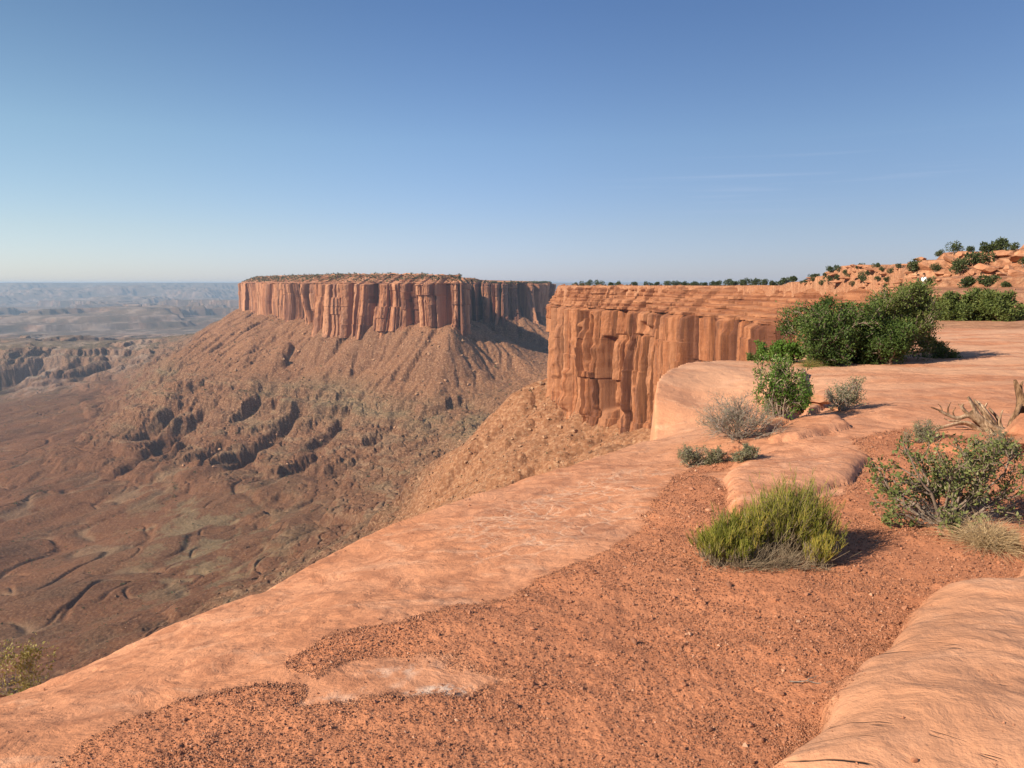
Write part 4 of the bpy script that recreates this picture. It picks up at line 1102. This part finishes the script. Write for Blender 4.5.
# rocks -----------------------------------------------------------------------
def ico(sub):
    bm = bmesh.new(); bmesh.ops.create_icosphere(bm, subdivisions=sub, radius=1.0)
    v = np.array([q.co[:] for q in bm.verts]); f = np.array([[q.index for q in p.verts] for p in bm.faces]); bm.free()
    return v, f
ICO = {k: ico(k) for k in (1, 2, 3, 4)}
def rock_shape(sub, seed, cuts=9, depth=(.45, .8), noise=.06):
    g = np.random.default_rng(seed); v, f = ICO[sub]; v = v.copy()
    for _ in range(cuts):
        n = unit(g.normal(0, 1, 3)); d = g.uniform(*depth)
        v -= np.maximum(v @ n - d, 0)[:, None] * n
    if noise: v *= 1 + noise * n3(v[:, 0] * 2.5 + seed, v[:, 1] * 2.5, v[:, 2] * 2.5, seed)[:, None] + noise * .5 * n3(v[:, 0] * 7 + seed, v[:, 1] * 7, v[:, 2] * 7, seed + 1)[:, None]
    return v, f
def rotz(v, a):
    c_, s_ = math.cos(a), math.sin(a); return np.c_[v[:, 0] * c_ - v[:, 1] * s_, v[:, 0] * s_ + v[:, 1] * c_, v[:, 2]]
def rock(name, loc, dims, seed, mat, label, cat='rock', group=None, rz=0.0, tilt=0.0, sub=3, cuts=9, noise=.06):
    v, f = rock_shape(sub, seed, cuts, (.42, .8), noise)
    v = v / np.abs(v).max(0) * np.array(dims) * .5
    ct, stt = math.cos(tilt), math.sin(tilt)
    v = np.c_[v[:, 0] * ct - v[:, 2] * stt, v[:, 1], v[:, 0] * stt + v[:, 2] * ct]
    v = rotz(v, rz)
    o = mesh(name, v, f, mat, smooth=sub >= 3); o.location = loc
    if sub == 3: o.data.set_sharp_from_angle(angle=R_(28))
    return tag(o, label, cat, group, 'thing')
M_red = m_rock('red_boulder', (.38, .165, .09), (.46, .215, .12), (.54, .28, .165), .6)
M_tan = m_rock('tan_sandstone', (.37, .17, .092), (.46, .235, .135), (.27, .115, .062), 1.6)
M_scree = m_rock('scree_boulder', (.36, .19, .105), (.50, .31, .19), (.22, .10, .06), 3.0)
x, y, z = *P(1026, 438, 7.2)[:2], 0
rock('boulder', (x + .12, y, gz(x, y) + .12), (.75, .5, .30), 61, M_red, 'rounded red boulder in front of the dark stump at the right edge', 'boulder', sub=4, cuts=4)
x, y, z = hit(1018, 448, 5, 12)
rock('boulder', (x + .1, y, z + .04), (.55, .3, .16), 62, M_red, 'flat pinkish boulder lying below the rounded red boulder', 'boulder', sub=4, cuts=5)
x, y, z = hit(1040, 556, 3, 8)
rock('boulder', (x + .06, y + .05, z + .06), (.25, .26, .2), 63, M_red, 'smooth red boulder cut off by the right edge beside the straw tussock', 'boulder', sub=4, cuts=4)
x, y, z = hit(818, 402, 6, 14)
rock('boulder', (x, y, z + .03), (.36, .3, .13), 64, M_tan, 'small pale boulder wedged in the crack behind the grey green shrub', 'boulder', sub=3)
x, y, z = hit(836, 409, 6, 14)
rock('boulder', (x, y - .1, z + .02), (.22, .2, .10), 65, M_tan, 'small pale boulder touching the foot of the grey green shrub', 'boulder', sub=3)
xb, yb = P(8, 692, 4.9)[:2]
rock('boulder', (xb - .1, yb - .1, P(8, 692, 4.9)[2] - .12), (.45, .4, .22), 66, M_red, 'dark shaded boulder under the yellow green shrub at the bottom left', 'boulder', sub=3)

slabs = [(921, 257, 13, 6, .05, 'blocky sandstone slab at the left tip of the hill crest'), (925, 266, 26, 9, .45, 'large leaning slab with a dark gap under it on the hill side'), (950, 260, 17, 9, .5, 'leaning sandstone slab below the crest tree'),
         (962, 254, 17, 6, .05, 'flat sandstone slab on the crest right of the crest tree'), (988, 268, 24, 9, .3, 'long sloping slab below the crest shrubs'), (1004, 254, 24, 7, -.05, 'broad layered slab on the crest by the right edge'),
         (1009, 268, 11, 7, .3, 'pale square boulder among the slabs near the right edge'), (1018, 273, 18, 10, .4, 'big pale tilted slab touching the right edge'), (1018, 259, 22, 7, 0, 'overhanging slab just under the crest by the right edge'),
         (940, 274, 13, 5, .1, 'low flat slab in the gap below the leaning slab'), (948, 275, 10, 4, 0, 'small flat slab right of the low flat slab'), (971, 273, 10, 6, .2, 'small angular boulder right of the mid slope shrub'), (1000, 274, 12, 5, .1, 'small slab under the long sloping slab'), (908, 272, 9, 4, 0, 'small slab at the left foot of the crest')]
for i, (px, py, w, h, tl, lab) in enumerate(slabs):
    x, y, z = hit(px, py + h * .35, 45, 130)
    rock('sandstone_slab', (x, y, z + size(h, y) * .25), (size(w, y), size(w, y) * .8, size(h, y)), 100 + i, M_tan, lab, 'slab', 'sandstone slabs on the hill', rng.uniform(-.3, .3), -tl, 3, 16, .03)
g = np.random.default_rng(9)
n = 0
while n < 34:
    px, py = g.uniform(800, 1030), g.uniform(258, 300)
    if px < 905 and not (266 < py < 290): continue
    x, y, z = hit(px, py, 45, 340)
    w = size(g.uniform(3, 9), y)
    rock('sandstone_block', (x, y, z + w * .12), (w, w * g.uniform(.6, 1), w * g.uniform(.25, .5)), 200 + n, M_tan, 'small tan sandstone block scattered over the ledges of the hill', 'rock', 'loose blocks on the hill', g.uniform(0, 6), g.uniform(-.2, .2), 2, 8)
    n += 1

# flat slabs lying on the ledges of the far ridge
g = np.random.default_rng(19)
for i in range(36):
    px, py = g.uniform(782, 915), g.uniform(264, 288)
    if py < 283 - (px - 780) * .25 and px < 850: py = g.uniform(276, 288)
    x, y, z = hit(px, py, 100, 345)
    w = size(g.uniform(6, 26), y)
    rock('ledge_slab', (x, y + w * .16, z - .1), (w, w * .42, g.uniform(.6, 1.5)), 700 + i, M_tan, 'flat tan slab on the ledges of the far ridge left of the hill', 'slab', 'slabs on the far ridge', g.uniform(-.4, .4), g.uniform(-.05, .05), 2, 8)

# small shrubs far off ---------------------------------------------------------
M_far = m_leaf('far_shrub_leaf', (.040, .060, .020), (.085, .105, .036), (.13, .13, .06))
def blob(w, h, n, seed, leaf):
    g = np.random.default_rng(seed)
    k = 7; cc = np.c_[g.uniform(-.32, .32, (k, 2)) * w, g.uniform(.25, .75, k) * h]
    cr = g.uniform(.2, .34, k) * min(w, h * 1.4)
    i = g.integers(0, k, n); d = unit(g.normal(0, 1, (n, 3))); p = cc[i] + d * (cr[i] * g.uniform(.6, 1.05, n))[:, None]
    p[:, 2] = np.clip(p[:, 2], .02 * h, None)
    a = unit(d + g.normal(0, .7, (n, 3))); LL = g.uniform(.7, 1.3, n) * leaf
    v, f = leaf_quads(p, a, LL, LL * .6, g)
    return v, f, np.clip(.5 * hash2(i, 2, seed) + .5 * g.random(n), 0, 1)
def far_shrub(px, py, w, h, seed, label, group, y0, y1, name='shrub', cat='shrub', trunk=False):
    x, y, z = hit(px, py + h * .4, y0, y1)
    W_, H_ = size(w, y), size(h, y)
    v, f, var = blob(W_, H_, 700, seed, max(.12, .10 * W_))
    o = empty(name, (x, y, z - .05)); tag(o, label, cat, group)
    mesh('foliage', v, f, M_far, o, attrs={'var': var})
    if trunk or W_ > .8:
        tv, tf, _ = stems(np.array([[0, 0, -.1], [.1, 0, -.1], [-.1, 0, 0]]), unit(np.array([[.1, 0, 1], [.4, .1, 1], [-.3, 0, 1]])), np.full(3, H_ * .6), np.full(3, .05 + .02 * H_), np.zeros((3, 3)), 3, 5)
        mesh('trunk', tv, tf, M_bark, o)
    return o
for i, (px, py, w, h, lab) in enumerate([
    (913, 267, 17, 11, 'green shrub at the left shoulder of the hill beside the leaning slab'), (940, 252, 9, 6, 'small dark shrub on the hill crest left of the crest tree'), (955, 249, 14, 13, 'small dark tree standing on the hill crest against the sky'),
    (986, 248, 18, 8, 'low shrub at the left end of the crest thicket'), (1001, 244, 22, 12, 'tallest shrub of the crest thicket near the right edge'), (1013, 247, 12, 8, 'low shrub at the right end of the crest thicket'),
    (978, 259, 24, 14, 'rounded green shrub just below the crest thicket'), (958, 269, 21, 13, 'rounded green shrub in the middle of the hill side'), (964, 283, 25, 9, 'low grey brown shrub on the lower ledge'),
    (987, 281, 22, 10, 'flat green shrub on the lower ledge towards the right'), (1006, 285, 14, 5, 'thin low shrub at the right end of the lower ledge'), (929, 282, 9, 6, 'tiny shrub on the lower ledge near the two people'),
    (1024, 262, 9, 12, 'shrub cut off by the right edge under the crest'), (936, 269, 9, 8, 'little shrub in the gap right of the leaning slab'), (970, 249, 10, 5, 'thin pale shrub on the crest between tree and thicket')]):
    far_shrub(px, py, w, h, 300 + i, lab, 'shrubs on the right hill', 44, 140, trunk='tree' in lab)
for i, (px, py, w, h) in enumerate([(782, 281, 13, 7), (797, 283, 8, 5), (806, 284, 7, 4), (813, 281, 6, 4), (822, 283, 9, 5), (831, 281, 14, 7), (838, 281, 9, 6), (848, 278, 7, 6), (864, 282, 12, 12), (853, 285, 9, 5), (878, 284, 9, 4), (833, 270, 12, 5), (839, 270, 7, 5),
                                   (860, 266, 7, 4), (876, 266, 9, 4), (882, 270, 7, 4), (890, 271, 8, 5), (900, 266, 8, 4), (802, 273, 5, 3), (816, 272, 8, 3), (792, 300, 6, 5), (845, 273, 6, 4), (868, 273, 7, 4), (856, 270, 6, 3), (888, 281, 8, 4), (811, 277, 6, 4), (826, 276, 7, 3)]):
    far_shrub(px, py, w, h, 340 + i, 'small dark shrub dotted over the far stepped ridge left of the hill', 'shrubs on the far ridge', 100, 345)
g = np.random.default_rng(12)
rimtrees = [(577, 284, 10, 5), (585, 283, 12, 7), (593, 284, 12, 6), (600, 284, 9, 6), (612, 284, 7, 4), (618, 284, 6, 4), (634, 284, 6, 4), (648, 283, 8, 6), (656, 284, 6, 4)] + [(px, 284 - 1.2 * (px > 725), g.uniform(5, 11), g.uniform(4, 7) + 1.5 * (px > 725)) for px in np.arange(668, 800, 7.4)]
for i, (px, py, w, h) in enumerate(rimtrees):
    R = 640 - (px - 560) * (640 - 345) / 235 + g.uniform(0, 25)
    x, y, _ = P(px, 285, R); z = gz(x, y)
    w, h = w * g.uniform(.8, 1.5), h * g.uniform(.6, 1.05)
    v, f, var = blob(size(w, R), size(h, R), 800, 400 + i, .55)
    o = empty('juniper', (x, y, z - .1)); mesh('foliage', v, f, M_far, o, attrs={'var': var})
    tv, tf, _ = stems(np.array([[0, 0, -.3], [.1, 0, -.3]]), unit(np.array([[.15, 0, 1], [-.4, .1, 1]])), np.full(2, size(h, R) * .6), np.full(2, .14), np.zeros((2, 3)), 3, 5)
    mesh('trunk', tv, tf, M_bark, o)
    tag(o, 'small dark juniper in the row along the top of the headland cliff', 'juniper', 'junipers along the headland rim')

# people far off on the ledge ---------------------------------------------------
def person(loc, label, shirt, trousers, rz):
    j = {'pelvis': (0, 0, .95), 'waist': (0, 0, 1.1), 'chest': (0, 0, 1.35), 'neck': (0, 0, 1.5), 'head': (0, -.02, 1.63), 'crown': (0, -.01, 1.74)}
    rad = {'pelvis': .14, 'waist': .125, 'chest': .15, 'neck': .055, 'head': .10, 'crown': .07}
    E = [('pelvis', 'waist'), ('waist', 'chest'), ('chest', 'neck'), ('neck', 'head'), ('head', 'crown')]
    for s_, sx in (('l', 1), ('r', -1)):
        for nm, p, r in (('hip', (.09 * sx, 0, .90), .095), ('knee', (.10 * sx, -.02, .50), .06), ('ankle', (.11 * sx, .01, .09), .042), ('toe', (.12 * sx, -.15, .04), .035),
                         ('shoulder', (.18 * sx, 0, 1.42), .06), ('elbow', (.25 * sx, .03, 1.15), .042), ('wrist', (.23 * sx, -.10, .93), .03), ('hand', (.22 * sx, -.14, .85), .035)):
            j[nm + s_] = p; rad[nm + s_] = r
        E += [('pelvis', 'hip' + s_), ('hip' + s_, 'knee' + s_), ('knee' + s_, 'ankle' + s_), ('ankle' + s_, 'toe' + s_), ('chest', 'shoulder' + s_), ('shoulder' + s_, 'elbow' + s_), ('elbow' + s_, 'wrist' + s_), ('wrist' + s_, 'hand' + s_)]
    def grown(name, keys, edges, grow, mat, parent):
        ids = {k: i for i, k in enumerate(keys)}
        me = bpy.data.meshes.new(name); me.from_pydata([j[k] for k in keys], [(ids[a], ids[b]) for a, b in edges], []); me.materials.append(mat)
        o = bpy.data.objects.new(name, me); COL.objects.link(o)
        if parent: o.parent = parent
        md = o.modifiers.new('skin', 'SKIN'); o.modifiers.new('smooth', 'SUBSURF').levels = 1; o.modifiers['smooth'].render_levels = 1
        for k in keys:
            sv = me.skin_vertices[0].data[ids[k]]; sv.radius = (rad[k] + grow, (rad[k] + grow) * .85)
        me.skin_vertices[0].data[0].use_root = True
        return o
    skin = NT('skin', .6); skin = skin.done((.42, .24, .16))
    body = grown('person', list(j), E, 0, skin, None)
    body.location = loc; body.rotation_euler = (0, 0, rz); tag(body, label, 'person', None)
    top = ['chest', 'waist', 'pelvis', 'shoulderl', 'elbowl', 'shoulderr', 'elbowr']
    grown('shirt', top, [('chest', 'waist'), ('waist', 'pelvis'), ('chest', 'shoulderl'), ('shoulderl', 'elbowl'), ('chest', 'shoulderr'), ('shoulderr', 'elbowr')], .018, NT('shirt_cloth', .9).done(shirt), body)
    leg = ['pelvis', 'hipl', 'kneel', 'anklel', 'hipr', 'kneer', 'ankler']
    grown('trousers', leg, [('pelvis', 'hipl'), ('hipl', 'kneel'), ('kneel', 'anklel'), ('pelvis', 'hipr'), ('hipr', 'kneer'), ('kneer', 'ankler')], .015, NT('trouser_cloth', .9).done(trousers), body)
    hv, hf = ICO[2]; hv = hv * np.array([.115, .125, .10]) + np.array([0, .015, 1.70]); hv[:, 2] = np.maximum(hv[:, 2], 1.66)
    mesh('hair', hv, hf, NT('dark_hair', .7).done((.03, .02, .015)), body)
    return body
for (px, sh, tr, rz, lab) in [(917.5, (.03, .03, .035), (.05, .05, .06), 1.2, 'distant person in a black shirt standing behind the tall juniper'), (923, (.75, .75, .75), (.10, .11, .14), -1.0, 'distant person in a white shirt standing behind the tall juniper')]:
    x, y = P(px, 287, 66)[:2]
    z = gz(x, y); zt = P(px, 282.5, 66)[2] - 1.75
    person((x, y, z), lab, sh, tr, rz)

x, y, z = hit(812, 683, 2, 6)
v, f, _ = stems(np.array([[-.09, .0, .006], [-.02, 0, .008]]), unit(np.array([[1, -.12, .05], [.8, .5, .15]])), np.array([.17, .07]), np.array([.003, .002]), np.array([[0, .12, -.03], [0, 0, -.1]]), 5, 4, .4, .03)
o = mesh('dry_twig', v, f, M_twig); o.location = (x, y, z); tag(o, 'thin dry twig lying on the red gravel near the big slab', 'twig')

# gravel, scree and scrub: nobody could count these ------------------------------
def scatter(name, pos, rad, shapes, seed, mat, attr, flat=.7):
    g = np.random.default_rng(seed); vs, fs, at, n = [], [], [], 0
    pick = g.integers(0, len(shapes), len(pos))
    for k, (sv, sf) in enumerate(shapes):
        m = pick == k; p = pos[m]; r = rad[m]; a = g.uniform(0, 6.28, m.sum())
        s3 = r[:, None] * np.c_[g.uniform(.8, 1.35, m.sum()), g.uniform(.7, 1.1, m.sum()), g.uniform(.5, 1.0, m.sum()) * flat / .7]
        q = sv[None] * s3[:, None]
        ca, sa = np.cos(a)[:, None], np.sin(a)[:, None]
        q = np.stack([q[..., 0] * ca - q[..., 1] * sa, q[..., 0] * sa + q[..., 1] * ca, q[..., 2]], -1) + p[:, None]
        vs.append(q.reshape(-1, 3)); fs.append((sf[None] + (np.arange(m.sum()) * len(sv))[:, None, None]).reshape(-1, sf.shape[1]) + n); n += q.shape[0] * q.shape[1]
        at.append(np.repeat(attr[m], len(sf), axis=0))
    return mesh(name, np.vstack(vs), np.vstack(fs), mat, smooth=False, attrs={'var' if attr.ndim == 1 else 'col': np.concatenate(at), 'rough': np.full(n, .5)})
octv = np.array([(1, 0, 0), (-1, 0, 0), (0, 1, 0), (0, -1, 0), (0, 0, 1), (0, 0, -1)], float)
octf = np.array([(0, 2, 4), (2, 1, 4), (1, 3, 4), (3, 0, 4), (2, 0, 5), (1, 2, 5), (3, 1, 5), (0, 3, 5)])
g = np.random.default_rng(31)
peb = [(octv * g.uniform(.7, 1.15, (6, 1)) + g.normal(0, .18, (6, 3)), octf) for _ in range(14)]
def lookup(arr, x, y):
    """Value of a rim-grid array at plan positions."""
    ai = (np.degrees(np.arctan2(x, y)) + 58) / 120 * (gx.shape[1] - 1); ri = np.log(np.hypot(x, y) / .9) / math.log(37 / .9) * (gx.shape[0] - 1)
    i = np.clip(np.round(ri).astype(int), 0, gx.shape[0] - 1); j = np.clip(np.round(ai).astype(int), 0, gx.shape[1] - 1)
    return arr[i, j]
def peb_field(n, r0, r1, seed):
    g = np.random.default_rng(seed); a = np.radians(g.uniform(-38, 38, n)); R = np.exp(g.uniform(math.log(r0), math.log(r1), n))
    return np.sin(a) * R, np.cos(a) * R, g
xs, ys, g = peb_field(1000000, 1.9, 11, 33)
m = lookup(gm, xs, ys); edge = np.exp(-((m - .5) / .3) ** 2)
patch = n2(xs * 1.3, ys * 1.3, 81) + .6 * n2(xs * 5, ys * 5, 82)
keep = g.random(len(xs)) < np.where(m > .35, .16 + .36 * sst(-.4, .6, patch) + .05 * edge, .0012 + .016 * (n2(xs * 2.2, ys * 2.2, 84) > .62) + .05 * edge * (m > .08))
xs, ys = xs[keep], ys[keep]
R = np.hypot(xs, ys)
rad = .0023 * np.exp(g.normal(0, .42, len(xs))) * (1 + .22 * np.maximum(R - 2.5, 0)) * (1 + 1.4 * (g.random(len(xs)) < .006))
rad = np.minimum(rad, .03)
zs = lookup(gzz, xs, ys)
M_peb = m_leaf('pebble', (.17, .070, .038), (.42, .185, .10), (.47, .27, .17), 0.0)
big_ = rad > .0105
tag(scatter('gravel', np.c_[xs, ys, zs + rad * .42][~big_], rad[~big_], peb, 34, M_peb, np.clip(g.beta(2.0, 2.4, (~big_).sum()), 0, 1)), kind='stuff')
chips = [rock_shape(2, 950 + k, 8, (.45, .85), .05) for k in range(10)]
tag(scatter('loose_pebbles', np.c_[xs, ys, zs + rad * .4][big_], rad[big_], chips, 44, M_peb, g.beta(2.2, 2.2, big_.sum())), kind='stuff')

LR0, LR1 = math.log(250), math.log(5600)
def ter_lookup(x, y):
    ai = (np.degrees(np.arctan2(x, y)) - AZ0) / (AZ1 - AZ0) * (NAZ - 1); ri = (np.log(np.hypot(x, y)) - LR0) / (LR1 - LR0) * (NMAIN - 1) + NLO
    i = np.clip(ri.astype(int), 0, NLO + NMAIN - 2); j = np.clip(ai.astype(int), 0, NAZ - 2); u = ri - i; v = ai - j
    return fz[i, j] * (1 - u) * (1 - v) + fz[i + 1, j] * u * (1 - v) + fz[i, j + 1] * (1 - u) * v + fz[i + 1, j + 1] * u * v
scree = [rock_shape(1, 900 + k, 7, (.45, .8), 0) for k in range(10)]
g = np.random.default_rng(35)
n = 150000
a = np.radians(g.uniform(-37, 9, n)); R = np.exp(g.uniform(math.log(330), math.log(2300), n)); xs, ys = np.sin(a) * R, np.cos(a) * R
zs = ter_lookup(xs, ys)
headland = np.exp(-((xs - 20) ** 2 + (ys - 520) ** 2) / 300 ** 2)
dens = .006 + .16 * sst(-290, -180, zs) * (zs < -70) * (.4 + sst(-.2, .5, fbm2(xs / 70, ys / 70, 3, 91))) + .55 * headland
keep = (g.random(n) < dens) & (poly_sdf(EDGE, xs, ys) < -2) & (zs < -60) & (poly_sdf(np.array(mesa_out), xs, ys) < -5)
xs, ys, zs, R = xs[keep], ys[keep], zs[keep], R[keep]
rad = np.minimum(.00062 * R * np.exp(g.normal(0, .55, len(xs))), 5)
pale = g.random(len(xs))[:, None]; hl = np.exp(-((xs - 20) ** 2 + (ys - 520) ** 2) / 330 ** 2)[:, None]
colr = (np.array([.14, .066, .037]) * (1 - pale) + np.array([.36, .22, .135]) * pale) * (.75 + .5 * hl)
tag(scatter('scree_rubble', np.c_[xs, ys, zs + rad * .2], rad, peb, 36, M_ter, colr), kind='stuff')
# the largest fallen boulders are things of their own
g = np.random.default_rng(37)
spots = [(500, 428), (474, 440), (486, 448), (452, 462), (466, 463), (530, 430), (548, 420), (560, 428), (575, 432), (590, 425), (520, 447), (440, 478), (535, 410), (512, 440), (556, 402), (430, 492), (420, 480), (600, 415), (545, 438), (480, 460)]
def ter_hit(px, py, y0, y1):
    Y = np.geomspace(y0, y1, 1500); u = (px - 512) / F_PX; v = (384 - py) / F_PX; k = Y / (CP + v * SP)
    x = u * k; z = CAM_Z + (-SP + v * CP) * k; t = ter_lookup(x, Y)
    m = np.nonzero(t >= z)[0]; i = m[0] if len(m) else len(Y) - 1
    return float(x[i]), float(Y[i]), float(t[i])
for i, (px, py) in enumerate(spots):
    x, y, z = ter_hit(px, py, 300, 1500)
    w = size(g.uniform(4, 8), y)
    rock('fallen_boulder', (x, y, z + w * .1), (w, w * .8, w * .6), 500 + i, M_scree, 'pale fallen boulder on the orange scree slope below the headland cliff', 'boulder', 'fallen boulders below the headland', g.uniform(0, 6), g.uniform(-.3, .3), 2, 9)
for i in range(40):
    px, py = g.uniform(180, 500), g.uniform(330, 470)
    x, y, z = ter_hit(px, py, 500, 2300)
    w = size(g.uniform(2.5, 5), y)
    rock('fallen_boulder', (x, y, z + w * .1), (w, w * .8, w * .6), 540 + i, M_scree, 'fallen boulder on the long brown slopes below the mesa', 'boulder', 'fallen boulders below the mesa', g.uniform(0, 6), g.uniform(-.3, .3), 2, 9)
# scrub: dots of dark green on slopes, floor and mesa top
def tufts(pos, rad, seed):
    g = np.random.default_rng(seed); k = 7; n = len(pos)
    d = unit(g.normal(0, 1, (n * k, 3))); d[:, 2] = np.abs(d[:, 2]); r = np.repeat(rad, k)
    p = np.repeat(pos, k, 0) + d * (r * g.uniform(.2, .8, n * k))[:, None]
    v, f = leaf_quads(p, unit(d + g.normal(0, .6, d.shape)), r * 1.1, r * .8, g)
    return v, f, g.random(len(f))
g = np.random.default_rng(38)
n = 50000
a = np.radians(g.uniform(-38, 8, n)); R = np.exp(g.uniform(math.log(500), math.log(3200), n)); xs, ys = np.sin(a) * R, np.cos(a) * R; zs = ter_lookup(xs, ys)
keep = (g.random(n) < .05 + .22 * np.exp(-((zs + 212) / 26) ** 2) + .12 * (fbm2(xs / 120, ys / 120, 3, 93) > .35)) & (poly_sdf(EDGE, xs, ys) < -2) & (zs < -75) & (poly_sdf(np.array(mesa_out), xs, ys) < -5)
pos = np.c_[xs, ys, zs][keep]; rad = np.minimum(.0007 * R[keep] * np.exp(g.normal(0, .4, keep.sum())), 2.2)
v1, f1, a1 = tufts(pos, rad, 39)
# mesa top: on the upper rings of the mesa wall
MX, MY, MZ = mring
up_rows = np.nonzero(zs2 > 3)[0]
jj = g.integers(0, MX.shape[1], 5200); ii = up_rows[(g.random(5200) ** .7 * len(up_rows)).astype(int)]
pos = np.c_[MX[ii, jj], MY[ii, jj], MZ[ii, jj]]; 
v2, f2, a2 = tufts(pos, g.uniform(1.0, 2.6, len(pos)), 40)
v, f = merge((v1, f1), (v2, f2))
tag(mesh('scrub', v, f, M_far, attrs={'var': np.r_[a1, a2]}), kind='stuff')
